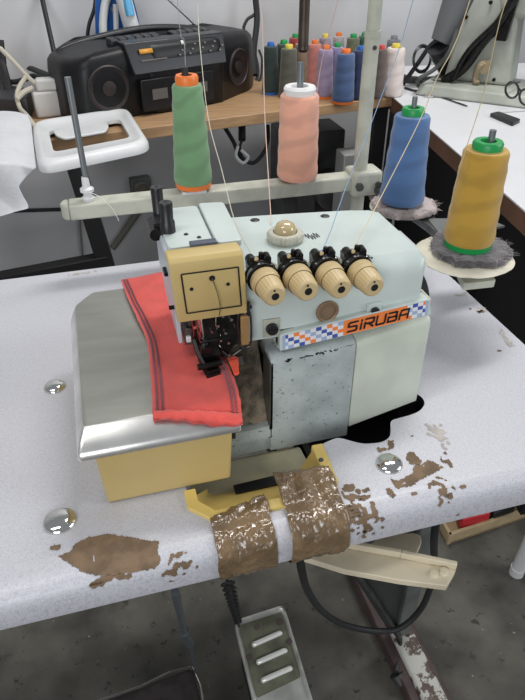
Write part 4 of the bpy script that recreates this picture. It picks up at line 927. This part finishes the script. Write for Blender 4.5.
bm = B(); q = [s0+ed*.3+en*.10, s1-ed*.02+en*.10, s1-ed*.02+en*.115, s0+ed*.3+en*.115]; prism(bm, [(p.x, p.y) for p in q], .06, .708); obj('shade_panel', bm, BSTEEL, T2)  # dark panel added in place of the shade under this table
# machine
GP = mat('aged_machine_paint', (.44, .46, .40), .45, var=.25, vscale=9)
GM = thing('lockstitch_sewing_machine', at(470, 92), 'aged greenish white sewing machine with upright column on the far right table', 'sewing machine')
a0 = at(444, 91); a1 = at(502, 98)
def gz(u, v, dy_=0): return aty(u, v, a0.y+dy_)
c0 = a0; w2 = (a1-a0); w2.z = 0; wd = w2.normalized(); wn = Vector((-wd.y, wd.x, 0))
def gp(x, y, z): return Vector((c0.x, c0.y, .752))+wd*x+wn*y+Vector((0, 0, z))
bm = B(); hexa(bm, [gp(-.01, 0, .03), gp(.185, 0, .03), gp(.185, .11, .03), gp(-.01, .11, .03), gp(.045, .01, .42), gp(.15, .01, .42), gp(.15, .11, .42), gp(.045, .11, .42)]); obj('column', bm, GP, GM, bev=.012)
bm = B(); hexa(bm, [gp(-.06, -.10, 0), gp(.75, -.10, 0), gp(.75, .14, 0), gp(-.06, .14, 0), gp(-.05, -.09, .03), gp(.75, -.09, .03), gp(.75, .13, .03), gp(-.05, .13, .03)]); obj('bed', bm, GP, GM, bev=.006)
bm = B(); hexa(bm, [gp(.12, .0, .20), gp(.60, .0, .22), gp(.60, .11, .22), gp(.12, .11, .20), gp(.05, .01, .42), gp(.60, .01, .42), gp(.60, .11, .42), gp(.05, .11, .42)]); obj('arm', bm, GP, GM, bev=.015)
bm = B(); box(bm, 0, 1, 0, 1, 0, 1)
for v in bm.verts: v.co = gp(.125+.028*v.co.x+.03*v.co.z, -.02+.03*v.co.y, .15+.28*v.co.z)
tube(bm, [gp(.17, -.02, .30), gp(.13, -.02, .20), gp(.09, -.02, .14), gp(.05, -.02, .07), gp(.0, -.03, .03)], .014, 8); tube(bm, [gp(.18, -.03, .40), gp(.15, -.03, .24), gp(.06, -.03, .12), gp(.03, -.04, .04)], .008, 8); tube(bm, [gp(.20, -.02, .22), gp(.30, -.02, .17), gp(.40, -.02, .16)], .012, 8)
obj('cable_bundle', bm, BMET, GM)
bm = B(); tube(bm, [gp(.12, -.01, .09), gp(.10, -.03, .085), gp(.09, -.02, .05), gp(.10, -.03, .035)], .009, 8); cyl(bm, gp(.11, -.012, .08), gp(.11, -.03, .08), .018, n=8); obj('thread_hook', bm, mat('old_brass', (.35, .28, .18), .5, metal=.5), GM)
for x, z in ((.03, .20), (.08, .30), (.09, .24), (.06, .13), (.14, .045)):
    bm = B(); q = gp(x, .002, z); cyl(bm, q, q-wn*.008, .005); obj('screw', bm, BMET, GM)
# grey sleeve lamp on a black rod
lb = at(437, 80); 
LM = thing('work_lamp', at(402, 88), 'grey tapered shade on a black jointed rod beside the far sewing machine', 'lamp')
bm = B(); a = aty(440, 42, 1.80); b = aty(466, -12, 1.80); cyl(bm, a, b, .028, .055, 24); obj('lamp_shade', bm, mat('grey_shade', (.12, .125, .13), .6), LM)
bm = B(); tube(bm, [at(403, 84, .756), aty(416, 66, 1.84), aty(430, 46, 1.82), aty(441, 38, 1.80)], .007, 8); cyl(bm, aty(438, 46, 1.80), aty(447, 72, 1.83), .033, .022); cyl(bm, aty(447, 72, 1.83), aty(442, 80, 1.85), .022, .02); obj('lamp_arm', bm, BLACK, LM)
bm = B(); lathe(bm, [(.035, 0), (.041, .005), (.035, .01), (.030, .005), (.035, 0)], aty(421, 59, 1.84), (.3, -1, .2), 28); obj('joint_ring', bm, BLACK, LM)
# black cable heap and hoses
bm = B(); tube(bm, [at(400, 77, .76), at(415, 80, .765), at(432, 80, .77), at(447, 78, .78), at(458, 82, .775), at(462, 88, .765)], .011, 8); tube(bm, [at(420, 88, .757), aty(418, 80, 1.74), aty(436, 68, 1.74), aty(449, 52, 1.72), aty(457, 30, 1.74)], .006, 8); tube(bm, [at(424, 84, .765), at(440, 84, .775), at(452, 88, .765), at(440, 90, .76), at(428, 86, .765)], .012, 8)
tag(obj('hose_heap', bm, mat('dark_green_hose', (.045, .05, .045), .6), None, loc=at(435, 85)), 'heap of dark hoses and cables left of the far sewing machine', 'cables')
# scissors, flat black case, glasses
bm = B(); pA = at(433, 94, .7535); pB = at(467, 106, .7535)
tube(bm, [pA, pA.lerp(pB, .5), pB], .0035, 6, flat=.4); tube(bm, [pA+Vector((.01, -.02, 0)), pA.lerp(pB, .5), pB+Vector((0, .012, 0))], .0035, 6, flat=.4)
sz = obj('thread_snips', bm, DSTEEL, None, loc=pA); tag(sz, 'steel thread snips lying on the white table, left of the far sewing machine', 'snips')
bm = B()
for q in (at(429, 95, .756), at(436, 91, .756)): tube(bm, [q+Vector((.012*math.cos(t_), .016*math.sin(t_), 0)) for t_ in [k*PI/5 for k in range(11)]], .003, 6, k=2); obj('finger_loop', bm, STEEL, sz); bm = B()
bm = B(); c = [at(489, 117), at(498, 115), at(520, 123), at(512, 127)]; prism(bm, rnd([(p.x, p.y) for p in c], .006), .7515, .760); tag(obj('black_case', bm, BLACK, None, loc=at(504, 121), bev=.001), 'small flat black case lying on the white table near its right edge', 'case')
gl = Vector((0, 0, 0)); bm = B()
def lens(u, v, ru, rv): return [aty(u+ru*math.cos(t_), v+rv*math.sin(t_), 1.50) for t_ in [k*PI/8 for k in range(17)]]
tube(bm, lens(512, 90, 6.5, 8), .003, 6, k=2); tube(bm, lens(526, 97, 6.5, 8), .003, 6, k=2); tube(bm, [aty(518, 88, 1.5), aty(521, 91, 1.5)], .003, 6, k=2); tube(bm, [aty(506, 85, 1.5), aty(508, 84, 1.56), aty(520, 82, 1.62)], .002, 6)
tag(obj('eyeglasses', bm, BLACK, None, loc=aty(518, 100, 1.5)), 'pair of dark framed eyeglasses resting on the far sewing machine bed', 'glasses')
bm = B(); c = at(420, 96, .7515); tube(bm, [at(405, 88, .754), at(416, 91, .754), at(424, 89, .756)], .004, 6); tag(obj('dark_wire', bm, BLACKR, None, loc=at(405, 88)), 'short dark wire end by the corner of the white table', 'wire')

# ================================================================== UNDER THE TABLE
PMET = mat('pedal_steel', (.68, .68, .63), .34, metal=.6, var=.3, vscale=25); POL = mat('olive_worn_paint', (.20, .20, .14), .4, metal=.4, var=.4, vscale=30)
PD = thing('foot_pedal', (.18, .53, 0), 'narrow steel foot pedal with three raised louvres below the taped table edge', 'pedal')
def pd(u, v): # across, up
    a = Vector((.124, .42, .075)); b = Vector((.224, .42, .075)); c = Vector((.119, .622, .150)); d = Vector((.216, .628, .150)); return a.lerp(b, u).lerp(c.lerp(d, u), v)
up = Vector((0, -.35, .94)).normalized()
bm = B(); o2 = rnd([(0, 0), (1, 0), (1, 1), (0, 1)], .10, 5); lv = []
for (m, h) in ((0, -.012), (0, .004), (.025, .006), (.05, .003), (.06, 0)):
    pts = rnd([(m, m*.55), (1-m, m*.55), (1-m, 1-m*.55), (m, 1-m*.55)], .09, 5); lv.append([bm.verts.new(pd(x, y)+up*h) for x, y in pts])
for a, b in zip(lv, lv[1:]):
    n = len(a)
    for i in range(n): bm.faces.new((a[i], a[(i+1) % n], b[(i+1) % n], b[i]))
bm.faces.new(lv[-1]); obj('pedal_plate', bm, PMET, PD, angle=50)
bm = B(); bm.faces.new([bm.verts.new(pd(x, y)+up*.0006) for x, y in rnd([(.07, .40), (.93, .45), (.93, .955), (.07, .955)], .05)]); lab(obj('worn_coating', bm, POL, PD), 'olive worn upper area')
for k in range(3):
    bm = B(); y = .52+k*.135; a = pd(.26, y-.01); b = pd(.78, y+.012)
    tube(bm, [a+up*.001, a.lerp(b, .08)+up*.004, a.lerp(b, .92)+up*.004, b+up*.001], .0048, 10, k=3, flat=.9); obj('louvre', bm, mat('bright_louvre', (.85, .85, .80), .3, metal=.3), PD)
bm = B()
for x, y in ((.12, .70), (.40, .90), (.84, .88), (.90, .72)): bm = B(); cyl(bm, pd(x, y), pd(x, y)+up*.0025, .005, n=12); obj('rivet', bm, FOOTM2, PD)
bm = B(); a = pd(.5, .5); box(bm, .165, .185, .46, .60, .0, .085); box(bm, .13, .21, .44, .62, 0, .02); obj('pedal_base', bm, BSTEEL, PD)
# chain
bm = B(); c0_ = Vector(at(228, 584, .70)); c1_ = pd(.08, .97)
for i in range(30):
    p = c0_.lerp(c1_, i/29); d = (c1_-c0_).normalized(); s_ = Vector((0, 1, 0)) if i % 2 else Vector((1, 0, 0)); s_ = (s_-d*s_.dot(d)).normalized()
    tube(bm, [p+d*.011*math.cos(t_)+s_*.0055*math.sin(t_) for t_ in [k*PI/4 for k in range(9)]], .0017, 5, k=1)
tag(obj('pedal_chain', bm, BSTEEL, None, loc=c0_), 'black chain running from the table down to the steel pedal', 'chain')
# wide treadle at the left
TR = thing('treadle', (.05, .50, 0), 'wide dark brown treadle plate with worn steel edge at the bottom left', 'pedal')
tl = [at(140, 688, .10), at(192, 668, .10), at(206, 720, .10), at(80, 760, .10), at(70, 712, .10)]
bm = B(); prism(bm, rnd([(p.x, p.y) for p in tl], .008), .094, .100); obj('treadle_plate', bm, mat('brown_enamel', (.055, .045, .045), .35, metal=.3, var=.5, vscale=30), TR, bev=.002)
bm = B(); tube(bm, [tl[4]+Vector((0, 0, .004)), tl[0]+Vector((0, 0, .004)), tl[1]+Vector((0, 0, .004)), tl[2]+Vector((0, 0, .004))], .0022, 8, k=2); obj('treadle_edge', bm, STEEL, TR)
bm = B(); box(bm, .02, .06, .42, .50, 0, .094); obj('treadle_support', bm, BSTEEL, TR)
bm = B(); a = at(175, 592, .69); b = at(184, 632, .42); c = at(195, 655, .12); cyl(bm, a, b, .004); cyl(bm, b, b.lerp(c, .45), .0065); cyl(bm, b.lerp(c, .4), at(196, 668, .102), .003)
tag(obj('treadle_rod', bm, mat('blue_grey_rod', (.12, .14, .16), .4, metal=.5), None, loc=a), 'thin blue-grey rod linking the table to the wide treadle', 'rod')
# power cable loop
bm = B(); tube(bm, [(.135, .36, .71), at(302, 572, .62), at(309, 593, .52), at(323, 612, .42), at(345, 625, .34), at(375, 631, .30), at(400, 628, .30), at(420, 610, .34), at(431, 585, .42), at(434, 560, .50), at(435, 530, .62), (.33, .42, .71)], .0046, 10)
tag(obj('power_cable', bm, BLACKR, None, loc=(.135, .36, .71)), 'black power cable hanging in a loop under the table front', 'cable')
# cream waste chute
CH = mat('cream_chute_plastic', (.68, .60, .44), .5, var=.25, vscale=14)
K = thing('waste_chute', (.22, .36, .66), 'cream plastic waste chute hanging below the table edge right of the tape', 'chute')
def chp(px, z0, z1): return [Vector((*at(u, v, z0)[:2], z)) for z in (z1, z0) for u, v in px]
top = [(292, 540), (345, 548), (400, 558), (456, 570), (447, 586), (400, 580), (345, 570), (300, 556)]
bm = B(); P = [at(u, v, .66) for u, v in top]; prism(bm, [(p.x, p.y) for p in P], .652, .660)
def bar(p, q_, w, z0, z1):
    d = (q_-p).normalized(); n_ = Vector((-d.y, d.x, 0))*w; hexa(bm, [Vector((*k[:2], z)) for z in (z0, z1) for k in (p, q_, q_+n_, p+n_)])
bar(P[0], P[1], .005, .655, .668); bar(P[1], P[2], .005, .655, .668); bar(P[2], P[3], .005, .655, .668)
obj('chute_channel', bm, CH, K, bev=.001)
bm = B(); c = [at(360, 548, .655), at(385, 530, .655), at(420, 530, .655), at(423, 538, .655), at(413, 560, .655), at(400, 559, .655)]; prism(bm, rnd([(p.x, p.y) for p in c], .006), .643, .650); obj('chute_flap', bm, CH, K, bev=.001)
bm = B()
for u, v in ((434, 574), (444, 572)): q = at(u, v, .660); bm = B(); lathe(bm, [(0, .004), (.004, .003), (.005, 0)], q, n=14); obj('rivet', bm, CH, K)
# wooden tray with red and black packs on the floor
WT = thing('wooden_tray', at(485, 535, 0), 'shallow pale wooden tray on the floor beyond the table', 'tray')
o4 = [at(447, 545, 0), at(545, 512, 0), at(545, 492, 0), at(434, 522, 0)]
bm = B(); prism(bm, [(p.x, p.y) for p in o4], 0, .008)
def side(a, b, h): 
    d = (b-a).normalized(); n_ = Vector((-d.y, d.x, 0))*.008; hexa(bm, [a, b, b+n_, a+n_, a+Vector((0, 0, h)), b+Vector((0, 0, h)), b+n_+Vector((0, 0, h)), a+n_+Vector((0, 0, h))])
side(o4[0], o4[1], .035); side(o4[1], o4[2], .035); side(o4[2], o4[3], .035); side(o4[3], o4[0], .035); obj('tray_box', bm, WOODL, WT, bev=.001)
def blk(us, h, m, label):
    c = [at(u, v, .009) for u, v in us]; bm = B(); prism(bm, [(p.x, p.y) for p in c], .009, h); tag(obj('pack', bm, m, None, loc=c[0], bev=.006), label, 'pack')
blk(((459, 534), (487, 527), (482, 512), (455, 517)), .06, mat('red_pack', (.50, .02, .03), .45), 'red pack standing in the wooden tray on the floor')
blk(((490, 526), (512, 519), (507, 503), (486, 508)), .055, mat('black_pack', (.012, .012, .014), .5), 'black pack beside the red one in the wooden tray')
# white round stool leg
q = at(516, 573, 0); ST = thing('white_stool', (q.x+.15, q.y-.13, 0), 'white painted round tubular stool standing on the floor at the right edge', 'stool')
for (x, y) in ((0, 0), (.30, 0), (.30, -.26), (0, -.26)):
    bm = B(); cyl(bm, (q.x+x, q.y+y, .006), (q.x+x+(.02 if x == 0 else -.02), q.y+y+.0, .45), .014); cyl(bm, (q.x+x, q.y+y, 0), (q.x+x, q.y+y, .02), .0155); obj('leg', bm, WHITEP, ST)
bm = B(); box(bm, q.x-.0, q.x+.30, q.y-.27, q.y+.01, .45, .475); obj('seat', bm, WHITEP, ST, bev=.008)

# ================================================================== LIGHT AND CAMERA
def area(name, loc, rot, sx, sy, e, col):
    l = bpy.data.lights.new(name, 'AREA'); l.shape = 'RECTANGLE'; l.size = sx; l.size_y = sy; l.energy = e; l.color = col
    o = bpy.data.objects.new(name, l); o.location = loc; o.rotation_euler = rot; C.objects.link(o); return o
area('ceiling_lamp', (.9, 1.3, 2.6), (0, 0, .1), 1.3, .25, 30, (1, .99, .97))
area('ceiling_lamp', (-.9, .2, 2.6), (0, 0, .1), 1.3, .25, 14, (1, .99, .97))
area('window_and_fill', (2.9, -.6, 1.9), (math.radians(68), 0, math.radians(72)), 1.5, 1.2, 38, (.92, .96, 1))
area('window_and_fill', (-1.2, -2.0, 1.5), (math.radians(82), 0, math.radians(-25)), 1.6, 1.2, 38, (.95, .97, 1))  # no window here: fill light added behind the camera to brighten the under-bench wall
w = bpy.data.worlds.new('world'); bpy.context.scene.world = w; w.use_nodes = True
bgn = w.node_tree.nodes['Background']; bgn.inputs[0].default_value = (.90, .94, 1, 1); bgn.inputs[1].default_value = .27
cam = bpy.data.cameras.new('camera'); co = bpy.data.objects.new('camera', cam); C.objects.link(co)
cam.sensor_fit = 'VERTICAL'; cam.sensor_height = 24; cam.lens = 24*F/700; cam.clip_start = .02
co.location = (0, 0, CZ); co.rotation_euler = (PI/2-PITCH, 0, -YAW)
sc_ = bpy.context.scene; sc_.camera = co
sc_.view_settings.view_transform = 'Standard'; sc_.view_settings.look = 'None'; sc_.view_settings.gamma = 1; sc_.view_settings.exposure = .0; sc_.view_settings.use_curve_mapping = False
